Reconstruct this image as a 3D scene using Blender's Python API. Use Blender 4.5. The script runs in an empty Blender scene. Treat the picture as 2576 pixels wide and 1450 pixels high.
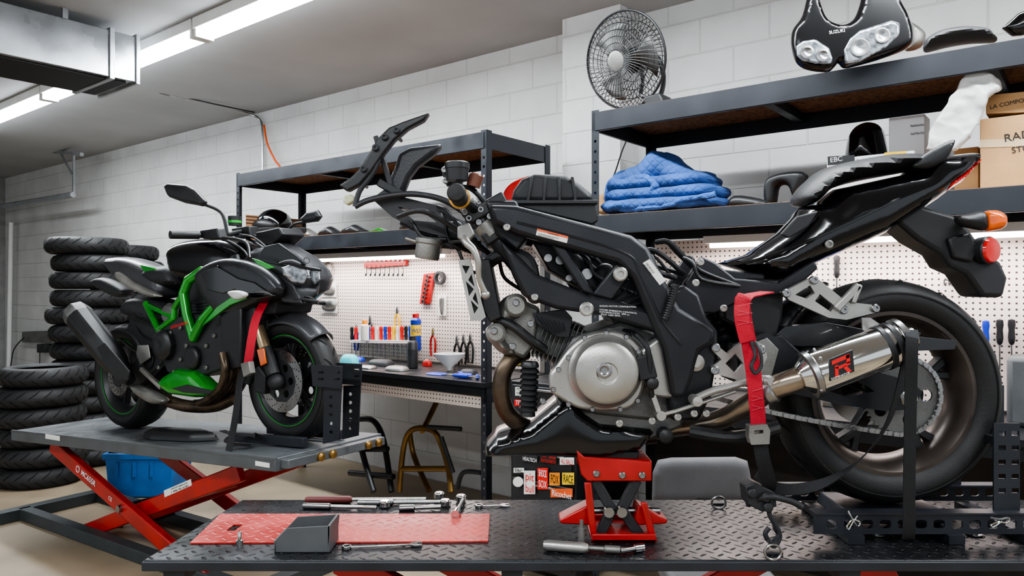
import bpy, math, random, bmesh
from mathutils import Vector, Matrix, noise
from mathutils.geometry import delaunay_2d_cdt
random.seed(7)
F=1860.;CX=1288.;CY=725.;H=1.45
C0=Vector((0,0,H)); X=Vector((1,0,0));Y=Vector((0,1,0));Z=Vector((0,0,1))
sc=bpy.context.scene
class Fr:
    def __init__(s,o,a,b):
        s.o=Vector(o);s.a=Vector(a).normalized();s.b=Vector(b).normalized();s.n=s.a.cross(s.b)
    def p(s,px,py,q=0):
        r=Vector(((px-CX)/F,1,-(py-CY)/F))
        t=(q-(C0-s.o).dot(s.n))/r.dot(s.n)
        w=C0+r*t-s.o
        return (w.dot(s.a),w.dot(s.b))
    def W(s,a,b,q=0): return s.o+s.a*a+s.b*b+s.n*q
    def P(s,px,py,q=0):
        a,b=s.p(px,py,q); return s.W(a,b,q)
    def dep(s,px,py,q=0): return s.P(px,py,q).y
def cr(p,closed=True,n=4):
    p=[Vector(v) for v in p];N=len(p);out=[]
    for i in range(N if closed else N-1):
        if closed:a,b,c,d=p[i-1],p[i],p[(i+1)%N],p[(i+2)%N]
        else:a,b,c,d=p[max(i-1,0)],p[i],p[i+1],p[min(i+2,N-1)]
        for k in range(n):
            t=k/n
            out.append(.5*((2*b)+(c-a)*t+(2*a-5*b+4*c-d)*t*t+(3*b-a-3*c+d)*t**3))
    if not closed: out.append(p[-1])
    return out
def inside(x,y,P):
    r=False;j=len(P)-1
    for i in range(len(P)):
        a,b=P[i],P[j]
        if (a[1]>y)!=(b[1]>y) and x<(b[0]-a[0])*(y-a[1])/(b[1]-a[1])+a[0]: r=not r
        j=i
    return r
def edist(x,y,P):
    m=1e9;j=len(P)-1
    for i in range(len(P)):
        ax,ay=P[j][0],P[j][1];bx,by=P[i][0]-ax,P[i][1]-ay
        L=bx*bx+by*by
        t=0 if L<1e-14 else max(0,min(1,((x-ax)*bx+(y-ay)*by)/L))
        dx=x-ax-bx*t;dy=y-ay-by*t
        d=dx*dx+dy*dy
        if d<m:m=d
        j=i
    return math.sqrt(m)
def circ(a,b,r,n=16,ph=0): return [(a+r*math.cos(ph+i*2*math.pi/n),b+r*math.sin(ph+i*2*math.pi/n)) for i in range(n)]
def cap(loops):
    vs=[];es=[]
    for L in loops:
        o=len(vs);vs+= [Vector((v[0],v[1])) for v in L]
        es+=[(o+i,o+(i+1)%len(L)) for i in range(len(L))]
    r=delaunay_2d_cdt(vs,es,[],0,1e-7)
    V=r[0];Fs=[]
    for f in r[2]:
        x=sum(V[i][0] for i in f)/3;y=sum(V[i][1] for i in f)/3
        if inside(x,y,loops[0]) and not any(inside(x,y,h) for h in loops[1:]): Fs.append(f)
    return V,Fs
def plate(fr,pts,s0,s1,st=None,holes=(),loc=False,smooth=False):
    if s0>s1:s0,s1=s1,s0
    if st is None: st=s1
    cv=(lambda L:[(p[0],p[1]) for p in L]) if loc else (lambda L:[fr.p(p[0],p[1],st) for p in L])
    L=cv(pts)
    if smooth: L=[(v.x,v.y) for v in cr([Vector(q) for q in L],True,4)]
    V=[];Fc=[]
    if holes:
        loops=[L]+[cv(h) for h in holes]
        v2,fs=cap(loops);n=len(v2)
        V=[fr.W(v[0],v[1],s1) for v in v2]+[fr.W(v[0],v[1],s0) for v in v2]
        Fc=[tuple(f) for f in fs]+[tuple(i+n for i in reversed(f)) for f in fs]
        for l in loops:
            o=len(V);m=len(l)
            V+=[fr.W(v[0],v[1],s1) for v in l]+[fr.W(v[0],v[1],s0) for v in l]
            Fc+=[(o+i,o+m+i,o+m+(i+1)%m,o+(i+1)%m) for i in range(m)]
    else:
        m=len(L)
        V=[fr.W(v[0],v[1],s1) for v in L]+[fr.W(v[0],v[1],s0) for v in L]
        Fc=[tuple(range(m)),tuple(reversed(range(m,2*m)))]+[(i,m+i,m+(i+1)%m,(i+1)%m) for i in range(m)]
    return V,Fc
def pillow(fr,pts,s,half,R=.05,div=26,smooth=True,back=1.0,loc=False,sl=(0,0),e=.78):
    L=[Vector((p[0],p[1])) for p in pts] if loc else [Vector(fr.p(p[0],p[1],s)) for p in pts]
    if smooth: L=cr(L,True,4)
    x0=min(v.x for v in L);x1=max(v.x for v in L);y0=min(v.y for v in L);y1=max(v.y for v in L)
    st=max(x1-x0,y1-y0)/div;B=[]
    for i in range(len(L)):
        p=L[i];q=L[(i+1)%len(L)];n=max(1,int((q-p).length/st+.5))
        for k in range(n): B.append(p.lerp(q,k/n))
    vs=list(B);es=[(i,(i+1)%len(B)) for i in range(len(B))]
    rings=[.06*R,.22*R,.5*R,R] if R<=2.2*st else [.05*R,.15*R,.35*R]
    m=len(B)
    for i in range(m):
        t=B[(i+1)%m]-B[i-1]
        if t.length<1e-9: continue
        nn_=Vector((-t.y,t.x)).normalized();pr=B[i]+nn_*R*.03
        if not inside(pr.x,pr.y,B): nn_=-nn_
        for d in rings:
            q=B[i]+nn_*d
            if inside(q.x,q.y,B) and edist(q.x,q.y,B)>=d*.94: vs.append(q)
            else: break
    lim=rings[-1]+st*.45
    y=y0+st/2;r=0
    while y<y1:
        x=x0+(st/2 if r%2 else 0)
        while x<x1:
            if inside(x,y,B) and edist(x,y,B)>lim: vs.append(Vector((x,y)))
            x+=st
        y+=st*.87;r+=1
    o=delaunay_2d_cdt(vs,es,[],0,1e-7)
    cx=(x0+x1)/2;cy=(y0+y1)/2;V=[];fi=[];bi=[]
    ee=lambda t:math.sqrt(max(0,1-(1-min(t,1))**2))
    for v in o[0]:
        d=edist(v[0],v[1],B);h=half*(e*ee(d/R)+(1-e)*ee(d/(R*3)))
        q=s+sl[0]*(v[0]-cx)+sl[1]*(v[1]-cy)
        fi.append(len(V));V.append(fr.W(v[0],v[1],q+h))
        if d<1e-5: bi.append(fi[-1])
        else: bi.append(len(V));V.append(fr.W(v[0],v[1],q-h*back))
    Fc=[]
    for f in o[2]:
        x=sum(o[0][i][0] for i in f)/3;y=sum(o[0][i][1] for i in f)/3
        if inside(x,y,B):
            Fc.append(tuple(fi[i] for i in f));Fc.append(tuple(bi[i] for i in reversed(f)))
    return V,Fc
def crumple(g,amp,fq,ridge=False):
    V,Fc=g;o=[]
    for v in V:
        n=noise.noise_vector(v*fq)
        if ridge: n=n+noise.noise_vector(v*fq*2.3)*.6; n=Vector([math.copysign(abs(c)**.6,c) for c in n])
        o.append(v+n*amp)
    return o,Fc
def frames(P,closed=False):
    n=len(P);T=[]
    for i in range(n):
        a=P[i-1] if (i>0 or closed) else P[0];b=P[(i+1)%n] if (i<n-1 or closed) else P[-1]
        t=(b-a);T.append(t.normalized() if t.length>1e-9 else (T[-1] if T else X))
    u=T[0].orthogonal().normalized();out=[]
    for t in T:
        u=(u-t*u.dot(t)); u=u.normalized() if u.length>1e-6 else t.orthogonal().normalized()
        out.append((t,u,t.cross(u)))
    return out
def tube(P,r,seg=10,closed=False):
    P=[Vector(p) for p in P];n=len(P);fm=frames(P,closed);V=[];Fc=[]
    for i in range(n):
        rr=r[i] if isinstance(r,(list,tuple)) else r
        for k in range(seg):
            a=2*math.pi*k/seg;V.append(P[i]+(fm[i][1]*math.cos(a)+fm[i][2]*math.sin(a))*rr)
    for i in range(n if closed else n-1):
        j=(i+1)%n
        for k in range(seg): Fc.append((i*seg+k,i*seg+(k+1)%seg,j*seg+(k+1)%seg,j*seg+k))
    if not closed: Fc+=[tuple(reversed(range(seg))),tuple(range((n-1)*seg,n*seg))]
    return V,Fc
def pipe(fr,pts,r,n=5,seg=10,closed=False):
    P=[fr.P(*p) for p in pts]
    if isinstance(r,(list,tuple)):
        rs=[]
        for i in range(len(r)-1): rs+=[r[i]+(r[i+1]-r[i])*k/n for k in range(n)]
        r=rs+[r[-1]]
    return tube(cr(P,closed,n) if len(P)>2 or isinstance(r,list) else P,r,seg,closed)
def sweep(P,wd,w,t):
    P=[Vector(p) for p in P];fm=frames(P);V=[];Fc=[];n=len(P)
    for i in range(n):
        T=fm[i][0];a=(wd-T*wd.dot(T)).normalized();b=T.cross(a)
        for x,y in((-1,-1),(1,-1),(1,1),(-1,1)): V.append(P[i]+a*(x*w/2)+b*(y*t/2))
    for i in range(n-1):
        for k in range(4): Fc.append((i*4+k,i*4+(k+1)%4,i*4+4+(k+1)%4,i*4+4+k))
    return V,Fc+[(3,2,1,0),(n*4-4,n*4-3,n*4-2,n*4-1)]
def lathe(c,ax,prof,seg=32,closed=False):
    c=Vector(c);ax=Vector(ax).normalized();u=ax.orthogonal().normalized();w=ax.cross(u);V=[];Fc=[];n=len(prof)
    for r,h in prof:
        for k in range(seg):
            a=2*math.pi*k/seg;V.append(c+ax*h+(u*math.cos(a)+w*math.sin(a))*max(r,1e-5))
    for i in range(n if closed else n-1):
        j=(i+1)%n
        for k in range(seg): Fc.append((i*seg+k,i*seg+(k+1)%seg,j*seg+(k+1)%seg,j*seg+k))
    if not closed: Fc+=[tuple(reversed(range(seg))),tuple(range((n-1)*seg,n*seg))]
    return V,Fc
def cyl(p,q,r,seg=20):
    p=Vector(p);q=Vector(q);return lathe(p,q-p,[(r,0),(r,(q-p).length)],seg)
def lat(fr,px,py,s,prof,seg=32,closed=False): return lathe(fr.P(px,py,s),fr.n,prof,seg,closed)
def bx(fr,a0,a1,b0,b1,s0,s1):
    return plate(fr,[(a0,b0),(a1,b0),(a1,b1),(a0,b1)],s0,s1,loc=True)
def box(c,sx,sy,sz):
    f=Fr(c,X,Y);return bx(f,-sx/2,sx/2,-sy/2,sy/2,-sz/2,sz/2)
def rbx(fr,a,b,L,h,s0,s1,ang):
    c,s=math.cos(ang),math.sin(ang)
    return plate(fr,[(a+x*c-y*s,b+x*s+y*c) for x,y in((-L/2,-h/2),(L/2,-h/2),(L/2,h/2),(-L/2,h/2))],s0,s1,loc=True)
def ball(c,r,sx=1,sy=1,sz=1,n=14):
    V,Fc=lathe((0,0,0),Z,[(math.sin(math.pi*i/n)*r,-math.cos(math.pi*i/n)*r) for i in range(n+1)],20)
    return [Vector((v.x*sx,v.y*sy,v.z*sz))+Vector(c) for v in V],Fc
def bar(fr,p,q,w,s0,s1):
    a=fr.p(p[0],p[1],s1);b=fr.p(q[0],q[1],s1)
    return rbx(fr,(a[0]+b[0])/2,(a[1]+b[1])/2,math.hypot(b[0]-a[0],b[1]-a[1])+w*.6,w,s0,s1,math.atan2(b[1]-a[1],b[0]-a[0]))
WP={}
def fin(ob,loc,par,label,cat,group,kind):
    sc.collection.objects.link(ob)
    WP[ob.name]=loc
    if par: ob.parent=par;ob.location=loc-WP[par.name]
    else: ob.location=loc
    if label:ob['label']=label
    if cat:ob['category']=cat
    if group:ob['group']=group
    if kind:ob['kind']=kind
    return ob
def thing(name,label,cat,loc,group=None):
    return fin(bpy.data.objects.new(name,None),Vector(loc),None,label,cat,group,None)
def sub(name,loc,par,label=None): return fin(bpy.data.objects.new(name,None),Vector(loc),par,label,None,None,None)
def mk(name,geo,mat,par=None,label=None,cat=None,bev=0,sm=35,group=None,kind=None):
    if isinstance(geo,tuple): geo=[geo]
    V=[];Fc=[]
    for v,f in geo:
        o=len(V);V+=v;Fc+=[tuple(i+o for i in q) for q in f]
    lo=Vector([min(v[i] for v in V) for i in range(3)]);hi=Vector([max(v[i] for v in V) for i in range(3)])
    c=(lo+hi)/2
    if not par: c.z=lo.z
    me=bpy.data.meshes.new(name);me.from_pydata([v-c for v in V],[],Fc);me.update()
    bm=bmesh.new();bm.from_mesh(me);bmesh.ops.recalc_face_normals(bm,faces=bm.faces);bm.to_mesh(me);bm.free()
    if sm:
        me.polygons.foreach_set('use_smooth',[True]*len(me.polygons));me.set_sharp_from_angle(angle=math.radians(sm))
    me.materials.append(mat)
    ob=bpy.data.objects.new(name,me);fin(ob,c,par,label,cat,group,kind)
    if bev:
        m=ob.modifiers.new('b','BEVEL');m.width=bev;m.segments=2;m.limit_method='ANGLE';m.angle_limit=math.radians(40)
    return ob
def mks(name,geos,mat,par,**k): return [mk(name,g,mat,par,**k) for g in geos]
def dup(ob,loc,par=None,rz=0):
    n=ob.copy();sc.collection.objects.link(n);n.parent=None
    WP[n.name]=Vector(loc);n.location=Vector(loc);n.rotation_euler=(0,0,rz)
    return n
def txt(body,fr,px,py,hp,s,mat,par,rot=0,name='lettering',bold=0,wpx=None):
    cu=bpy.data.curves.new('t','FONT');cu.body=body;cu.extrude=.0004;cu.offset=bold
    d=fr.dep(px,py,s);cu.size=1
    ob=bpy.data.objects.new('t',cu);sc.collection.objects.link(ob)
    me=bpy.data.meshes.new_from_object(ob.evaluated_get(bpy.context.evaluated_depsgraph_get()))
    V=[v.co.copy() for v in me.vertices];Fc=[tuple(p.vertices) for p in me.polygons]
    bpy.data.objects.remove(ob)
    if not V: return
    k=hp*1.42*d/F;a,b=fr.p(px,py,s);c,sn=math.cos(rot),math.sin(rot);kx=k
    if wpx:
        w=max(v.x for v in V); a2,b2=fr.p(px+wpx*math.cos(rot),py-wpx*math.sin(rot),s); kx=math.hypot(a2-a,b2-b)/w
    return mk(name,([fr.W(a+v.x*kx*c-v.y*k*sn,b+v.x*kx*sn+v.y*k*c,s+(v.z*.6)) for v in V],Fc),mat,par,sm=0)
# ---------- materials
def c3(r,g,b):
    f=lambda v:((v/255+.055)/1.055)**2.4 if v>10 else v/255/12.92
    return (f(r),f(g),f(b),1)
def M(name,col,rough=.5,metal=0,bump=0,bs=60,var=.12,coat=0,emit=0,trans=0,vs=8,stretch=None,rv=.0):
    m=bpy.data.materials.new(name);m.use_nodes=True;nt=m.node_tree;b=nt.nodes['Principled BSDF']
    col=c3(*col);b.inputs['Roughness'].default_value=rough;b.inputs['Metallic'].default_value=metal
    b.inputs['Coat Weight'].default_value=coat;b.inputs['Coat Roughness'].default_value=.05
    tc=nt.nodes.new('ShaderNodeTexCoord');mp=nt.nodes.new('ShaderNodeMapping');nt.links.new(tc.outputs['Object'],mp.inputs[0])
    if stretch: mp.inputs['Scale'].default_value=stretch
    n=nt.nodes.new('ShaderNodeTexNoise');n.inputs['Scale'].default_value=vs;n.inputs['Detail'].default_value=6
    nt.links.new(mp.outputs[0],n.inputs['Vector'])
    cr_=nt.nodes.new('ShaderNodeValToRGB');cr_.color_ramp.elements[0].position=.3;cr_.color_ramp.elements[1].position=.7
    cr_.color_ramp.elements[0].color=[v*(1-var*1.6) for v in col[:3]]+[1]
    cr_.color_ramp.elements[1].color=[min(1,v*(1+var)) for v in col[:3]]+[1]
    nt.links.new(n.outputs[0],cr_.inputs[0]);nt.links.new(cr_.outputs[0],b.inputs['Base Color'])
    if rv:
        mr=nt.nodes.new('ShaderNodeMapRange');mr.inputs[1].default_value=.3;mr.inputs[2].default_value=.7;mr.inputs[3].default_value=rough-rv;mr.inputs[4].default_value=rough+rv
        nt.links.new(n.outputs[0],mr.inputs[0]);nt.links.new(mr.outputs[0],b.inputs['Roughness'])
    if bump:
        n2=nt.nodes.new('ShaderNodeTexNoise');n2.inputs['Scale'].default_value=bs;n2.inputs['Detail'].default_value=4
        nt.links.new(mp.outputs[0],n2.inputs['Vector'])
        bu=nt.nodes.new('ShaderNodeBump');bu.inputs['Strength'].default_value=bump;bu.inputs['Distance'].default_value=.003
        nt.links.new(n2.outputs[0],bu.inputs['Height']);nt.links.new(bu.outputs[0],b.inputs['Normal'])
    if emit:
        b.inputs['Emission Color'].default_value=col;b.inputs['Emission Strength'].default_value=emit
    if trans: b.inputs['Transmission Weight'].default_value=trans
    return m
class N:
    def __init__(s,nt,v):s.nt=nt;s.v=v
    def op(s,o,*a):
        n=s.nt.nodes.new('ShaderNodeMath');n.operation=o
        for i,q in enumerate([s]+list(a)):
            if isinstance(q,N): s.nt.links.new(q.v,n.inputs[i])
            else: n.inputs[i].default_value=q
        return N(s.nt,n.outputs[0])
    def __add__(s,o):return s.op('ADD',o)
    def __sub__(s,o):return s.op('SUBTRACT',o)
    def __mul__(s,o):return s.op('MULTIPLY',o)
def pos(m):
    nt=m.node_tree;g=nt.nodes.new('ShaderNodeNewGeometry')
    def dot(v):
        n=nt.nodes.new('ShaderNodeVectorMath');n.operation='DOT_PRODUCT';nt.links.new(g.outputs['Position'],n.inputs[0]);n.inputs[1].default_value=v
        return N(nt,n.outputs['Value'])
    return nt,dot
U=Vector((.783,-.6223,0)).normalized();Vv=Vector((.6223,.783,0)).normalized()
blk=M('black_plastic',(27,28,30),.4,0,.15,300,rv=.08)
mblk=M('matte_black',(35,36,39),.52,0,.2,400,rv=.08)
gls=M('gloss_black',(6,6,10),.12,.0,coat=.5)
frm=M('frame_black',(36,37,41),.36,.3,.12,500,rv=.06)
rub=M('rubber',(23,23,24),.55,0,.25,200,rv=.1)
tread=M('tread_rubber',(30,30,31),.62,0,.5,90,rv=.12,var=.3)
sil=M('cast_aluminium',(172,170,165),.36,.8,.15,300,rv=.06)
sild=M('dull_aluminium',(132,131,127),.42,.7,.3,200,rv=.1,var=.2)
engm=M('engine_grey',(104,104,103),.45,.6,.3,200,rv=.1,var=.2)
chrm=M('chrome',(214,213,210),.1,1,var=.04)
stl=M('steel',(155,155,155),.28,1,rv=.08)
rimm=M('rim_bronze',(80,72,67),.32,.6,rv=.08,var=.25)
red=M('red_paint',(168,26,24),.38,.1,var=.18,coat=.3,rv=.08)
redg=M('gloss_red_lens',(200,12,10),.15,coat=1,var=.05)
strapr=M('red_webbing',(178,14,40),.75,0,.6,500)
strapb=M('black_webbing',(24,25,28),.8,0,.6,500)
org=M('amber_lens',(235,100,12),.2,coat=.8,var=.05)
orc=M('orange_cord',(225,85,18),.5)
grn=M('green_metallic',(14,145,30),.25,.35,coat=.9,var=.15)
grn2=M('green_stripe',(30,170,50),.35)
gry=M('titanium_grey',(74,75,78),.36,.45,coat=.25,rv=.06)
gdk=M('dark_grey_panel',(44,45,48),.36,.3,coat=.2,rv=.08)
wht=M('white_label',(225,225,220),.6,var=.03)
inkb=M('black_ink',(15,15,16),.6)
inkw=M('white_ink',(235,235,235),.5,var=.02)
inkr=M('red_ink',(210,20,20),.5,var=.03)
yel=M('yellow_print',(235,195,20),.5)
blu=M('blue_plastic',(20,50,160),.4)
blu2=M('blue_crate_plastic',(20,105,180),.45)
gtr=M('grey_tray_plastic',(76,78,80),.55,0,.2,300)
brn=M('heat_tinted_steel',(88,75,62),.34,.75,var=.4,vs=12,rv=.1)
gld=M('gold_zinc_tube',(132,102,54),.35,.7,var=.2)
crd=M('cardboard',(186,146,102),.8,0,.2,80,var=.08)
wcard=M('white_card',(222,222,224),.6,var=.03)
bagm=M('crumpled_white_wrap',(212,212,210),.4,0,.8,20,var=.08)
shm=M('shelf_black_paint',(38,41,47),.45,.2,rv=.1,var=.15)
osb=M('particle_board',(140,98,66),.85,0,.5,120,var=.4,vs=60)
bench=M('bench_black',(30,31,34),.35,.1,.2,60,rv=.1)
galv=M('galvanised_steel',(182,186,190),.3,.8,.1,20,var=.22,vs=3,rv=.1)
liftg=M('lift_grey',(88,92,95),.45,.2,.2,60,rv=.12)
chr2=M('clear_lens',(178,186,194),.06,.5,coat=1,var=.5,vs=50)
amb=M('amber_fluid',(190,140,60),.2)
conc_ch=M('chair_grey',(88,88,90),.6,0,.2,200)
emt=M('tube_glow',(240,248,255),.5,emit=16,var=0)
emt2=M('tube_glow_small',(255,240,235),.5,emit=6,var=0)
fixw=M('fixture_white',(235,235,232),.5,var=.03)
skin_teal=M('teal_glove',(60,190,200),.5)
wm=M('painted_block_wall',(206,206,204),.72,0,0,var=.07,vs=2.5)
nt,dot=pos(wm);b=nt.nodes['Principled BSDF']
cb=nt.nodes.new('ShaderNodeCombineXYZ');u_=dot(U);v_=dot(Vv);z_=dot(Z)
nt.links.new((u_+v_).v,cb.inputs[0]);nt.links.new(z_.v,cb.inputs[1])
bt=nt.nodes.new('ShaderNodeTexBrick');nt.links.new(cb.outputs[0],bt.inputs[0])
bt.inputs['Scale'].default_value=1;bt.inputs['Brick Width'].default_value=.4;bt.inputs['Row Height'].default_value=.2;bt.inputs['Mortar Size'].default_value=.006;bt.inputs['Mortar Smooth'].default_value=.8
nn=nt.nodes.new('ShaderNodeTexNoise');nn.inputs['Scale'].default_value=35
nn2=nt.nodes.new('ShaderNodeTexNoise');nn2.inputs['Scale'].default_value=6
hh=N(nt,bt.outputs['Fac'])*-0.8+N(nt,nn.outputs[0])*.6+N(nt,nn2.outputs[0])*1.1
bu=nt.nodes.new('ShaderNodeBump');bu.inputs['Distance'].default_value=.011;bu.inputs['Strength'].default_value=.65
nt.links.new(hh.v,bu.inputs['Height']);nt.links.new(bu.outputs[0],b.inputs['Normal'])
cm=M('ceiling_paint',(172,172,172),.85,0,.2,20,var=.05,vs=1.5)
fm=M('concrete_floor',(146,131,110),.5,0,.15,30,var=.25,vs=1.6,rv=.12)
pg=M('pegboard',(228,222,216),.6,var=.02)
nt,dot=pos(pg);b=nt.nodes['Principled BSDF']
du=(dot(U)*40).op('FRACT')-.5;dz=(dot(Z)*40).op('FRACT')-.5
mask=(du*du+dz*dz).op('LESS_THAN',.03)
mx=nt.nodes.new('ShaderNodeMixRGB');nt.links.new(mask.v,mx.inputs[0]);mx.inputs[1].default_value=c3(226,214,206);mx.inputs[2].default_value=c3(60,50,48)
nt.links.new(mx.outputs[0],b.inputs['Base Color'])
pgb=pg.copy();pgb.name='brown_pegboard'
for q in pgb.node_tree.nodes:
    if q.bl_idname=='ShaderNodeMixRGB':q.inputs[1].default_value=c3(150,108,76);q.inputs[2].default_value=c3(25,18,14)
dp=M('diamond_plate',(42,43,46),.3,.5,0,var=.3,vs=5,rv=.1)
nt,dot=pos(dp);b=nt.nodes['Principled BSDF']
A_=dot(X*24+Y*24);B_=dot(X*24-Y*24)
par_=((A_.op('FLOOR')+B_.op('FLOOR'))*.5).op('FRACT').op('GREATER_THAN',.25)
fa=A_.op('FRACT')-.5;fb=B_.op('FRACT')-.5
e1=(fa*fa)*5+(fb*fb)*60;e2=(fa*fa)*60+(fb*fb)*5
ee=e1*par_+e2*(par_*-1+1)
hh=(ee*-1+1).op('MAXIMUM',0)
bu=nt.nodes.new('ShaderNodeBump');bu.inputs['Distance'].default_value=.006;bu.inputs['Strength'].default_value=1
nt.links.new(hh.v,bu.inputs['Height']);nt.links.new(bu.outputs[0],b.inputs['Normal'])
rm=dp.copy();rm.name='worn_red_plate'
q=[x for x in rm.node_tree.nodes if x.bl_idname=='ShaderNodeValToRGB'][0]
q.color_ramp.elements[0].color=c3(155,44,40);q.color_ramp.elements[1].color=c3(195,68,62);rm.node_tree.nodes['Principled BSDF'].inputs['Metallic'].default_value=.1
for x in rm.node_tree.nodes:
    if x.bl_idname=='ShaderNodeBump': x.inputs['Strength'].default_value=.3
bk=M('quilted_blue_cloth',(50,88,152),.85,0,.3,40,var=.2)
nt,dot=pos(bk);b=nt.nodes['Principled BSDF']
w1=(dot((U+Z)*75)).op('SINE').op('ABSOLUTE').op('POWER',.4);w2=(dot((U-Z)*75)).op('SINE').op('ABSOLUTE').op('POWER',.4)
bu=nt.nodes.new('ShaderNodeBump');bu.inputs['Distance'].default_value=.006;bu.inputs['Strength'].default_value=.6
nt.links.new(w1.op('MINIMUM',w2).v,bu.inputs['Height']);nt.links.new(bu.outputs[0],b.inputs['Normal'])
# ---------- setting
WL=Fr((0,0,0),U,Z)
CZ=H+1.663
def st_(name,g,m): return mk(name,g,m,kind='structure',sm=0)
T0=Fr((0,0,0),U,Vv)
st_('wall_back',bx(WL,-13,7,0,CZ,-4.15,-4.0),wm)
pa=WL.p(1415,400,-3.78)[0];pb=WL.p(1560,400,-3.78)[0]
st_('wall_pilaster',bx(WL,pa,pb,0,CZ,-3.999,-3.78),wm)
st_('wall_left',bx(WL,-13.15,-13,0,CZ,-4.15,6),M('grey_panel_wall',(150,150,148),.6))
st_('floor',bx(T0,-13.15,7,-6,4.15,-.1,0),fm)
st_('ceiling',bx(T0,-13.15,7,-6,4.15,CZ,CZ+.1),cm)
def fixture(u0,v,L,name='fluorescent_light_fixture'):
    c=WL.W(u0+L/2,CZ-.12,-v);t=thing(name,'white fluorescent strip fixture with two glowing tubes on the ceiling','light',c,'ceiling fluorescent strips')
    mk('housing',[bx(WL,u0,u0+L,CZ-.07,CZ-.002,-v-.07,-v+.07)],fixw,t,bev=.004)
    for o in(-.045,.045): mk('fluorescent_tube',cyl(WL.W(u0+.03,CZ-.095,-v+o),WL.W(u0+L-.03,CZ-.095,-v+o),.017,12),emt,t)
    for e in(u0+.015,u0+L-.015): mk('tube_socket',bx(WL,e-.012,e+.012,CZ-.12,CZ-.07,-v-.06,-v+.06),fixw,t)
    l=bpy.data.lights.new('strip_lamp','AREA');l.shape='RECTANGLE';l.size=L;l.size_y=.12;l.energy=40;l.color=(.93,.97,1)
    o=bpy.data.objects.new('strip_lamp',l);sc.collection.objects.link(o);o.location=WL.W(u0+L/2,CZ-.125,-v);o.rotation_euler=(0,0,math.atan2(U.y,U.x))
u=-9.2
for i in range(5): fixture(u+i*2.42,2.4,2.4)
for i in range(3): fixture(-4.5+i*2.42,-.9,2.4)  # unseen row behind the camera, added to light the room
wd=bpy.data.worlds.new('w');sc.world=wd;wd.use_nodes=True
wd.node_tree.nodes['Background'].inputs[0].default_value=(.86,.93,1,1);wd.node_tree.nodes['Background'].inputs[1].default_value=.68
t=thing('ventilation_duct','rectangular galvanised sheet metal duct hanging under the ceiling','duct',WL.W(-5.07,H+1.31,-1))
mk('duct_body',bx(WL,-5.34,-4.8,H+1.31,H+1.6,-2.2,2.5),galv,t,bev=.004)
mks('duct_flange',[bx(WL,-5.355,-4.785,H+1.295,H+1.615,-2.06,-2.03),bx(WL,-5.355,-4.785,H+1.295,H+1.615,-2.215,-2.19)],galv,t,bev=.003)
mk('duct_underside',bx(WL,-5.3,-4.84,H+1.300,H+1.309,-2.15,2.5),M('dark_duct_face',(40,40,42),.5,.4),t)  # dark sheet under the galvanised body, makes its lower face darker
mks('duct_hanger',[bx(WL,-4.83,-4.80,H+1.6,CZ-.002,-1.8,-1.77),bx(WL,-5.33,-5.30,H+1.6,CZ-.002,-1.8,-1.77)],galv,t)
t=thing('electrical_conduit','thin steel conduit run along the ceiling and down the wall','conduit',WL.P(655,300,-3.95))
mk('conduit_pipe',[pipe(WL,[(345,215,-2.9),(440,243,-3.2),(530,262,-3.6),(620,285,-3.9),(652,300,-3.96),(660,330,-3.97),(661,440,-3.97)],.011,6,8)],stl,t)
mk('conduit_wire',[pipe(WL,[(330,212,-2.9),(430,237,-3.2),(540,262,-3.5),(640,283,-3.93)],.006,6,6)],mblk,t)
mk('extension_cord',pipe(WL,[(664,315,-3.95),(672,360,-3.93),(690,400,-3.93),(708,430,-3.93),(700,470,-3.93)],.009,6,8),orc,None,'orange extension cord hanging down the block wall','cord')
t=thing('garage_door_track','galvanised overhead door track on an angle bracket','door track',WL.P(185,490,-3.6))
mk('track_rail',[pipe(WL,[(184,490,-3.6),(-60,530,-3.6)],.035,1,6)],galv,t)
mk('bracket',[bar(WL,(183,388),(183,490),.03,-3.62,-3.6),bar(WL,(118,380),(200,388),.04,-3.64,-3.6),bar(WL,(150,385),(180,440),.02,-3.62,-3.6)],galv,t)
t=thing('wall_outlet','wall power outlet with plugged black charger cords','outlet',WL.P(90,850,-3.97))
mk('outlet_box',plate(WL,[(55,835),(130,832),(130,862),(55,862)],-4,-3.93),sild,t,bev=.004)
mk('charger_plug',plate(WL,[(92,866),(112,866),(112,888),(92,888)],-3.99,-3.9),blk,t,bev=.01)
mks('power_cord',[pipe(WL,[(60,850,-3.9),(35,880,-3.85),(25,930,-3.85),(5,1000,-3.85)],.008,6,6),pipe(WL,[(100,888,-3.92),(98,950,-3.92),(85,1040,-3.92)],.006,6,6)],blk,t)
mk('wall_pipe',[pipe(WL,[(28,560,-3.9),(22,930,-3.9)],.03,1,12)],fixw,None,'white vertical pipe running up the block wall','pipe')
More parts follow.
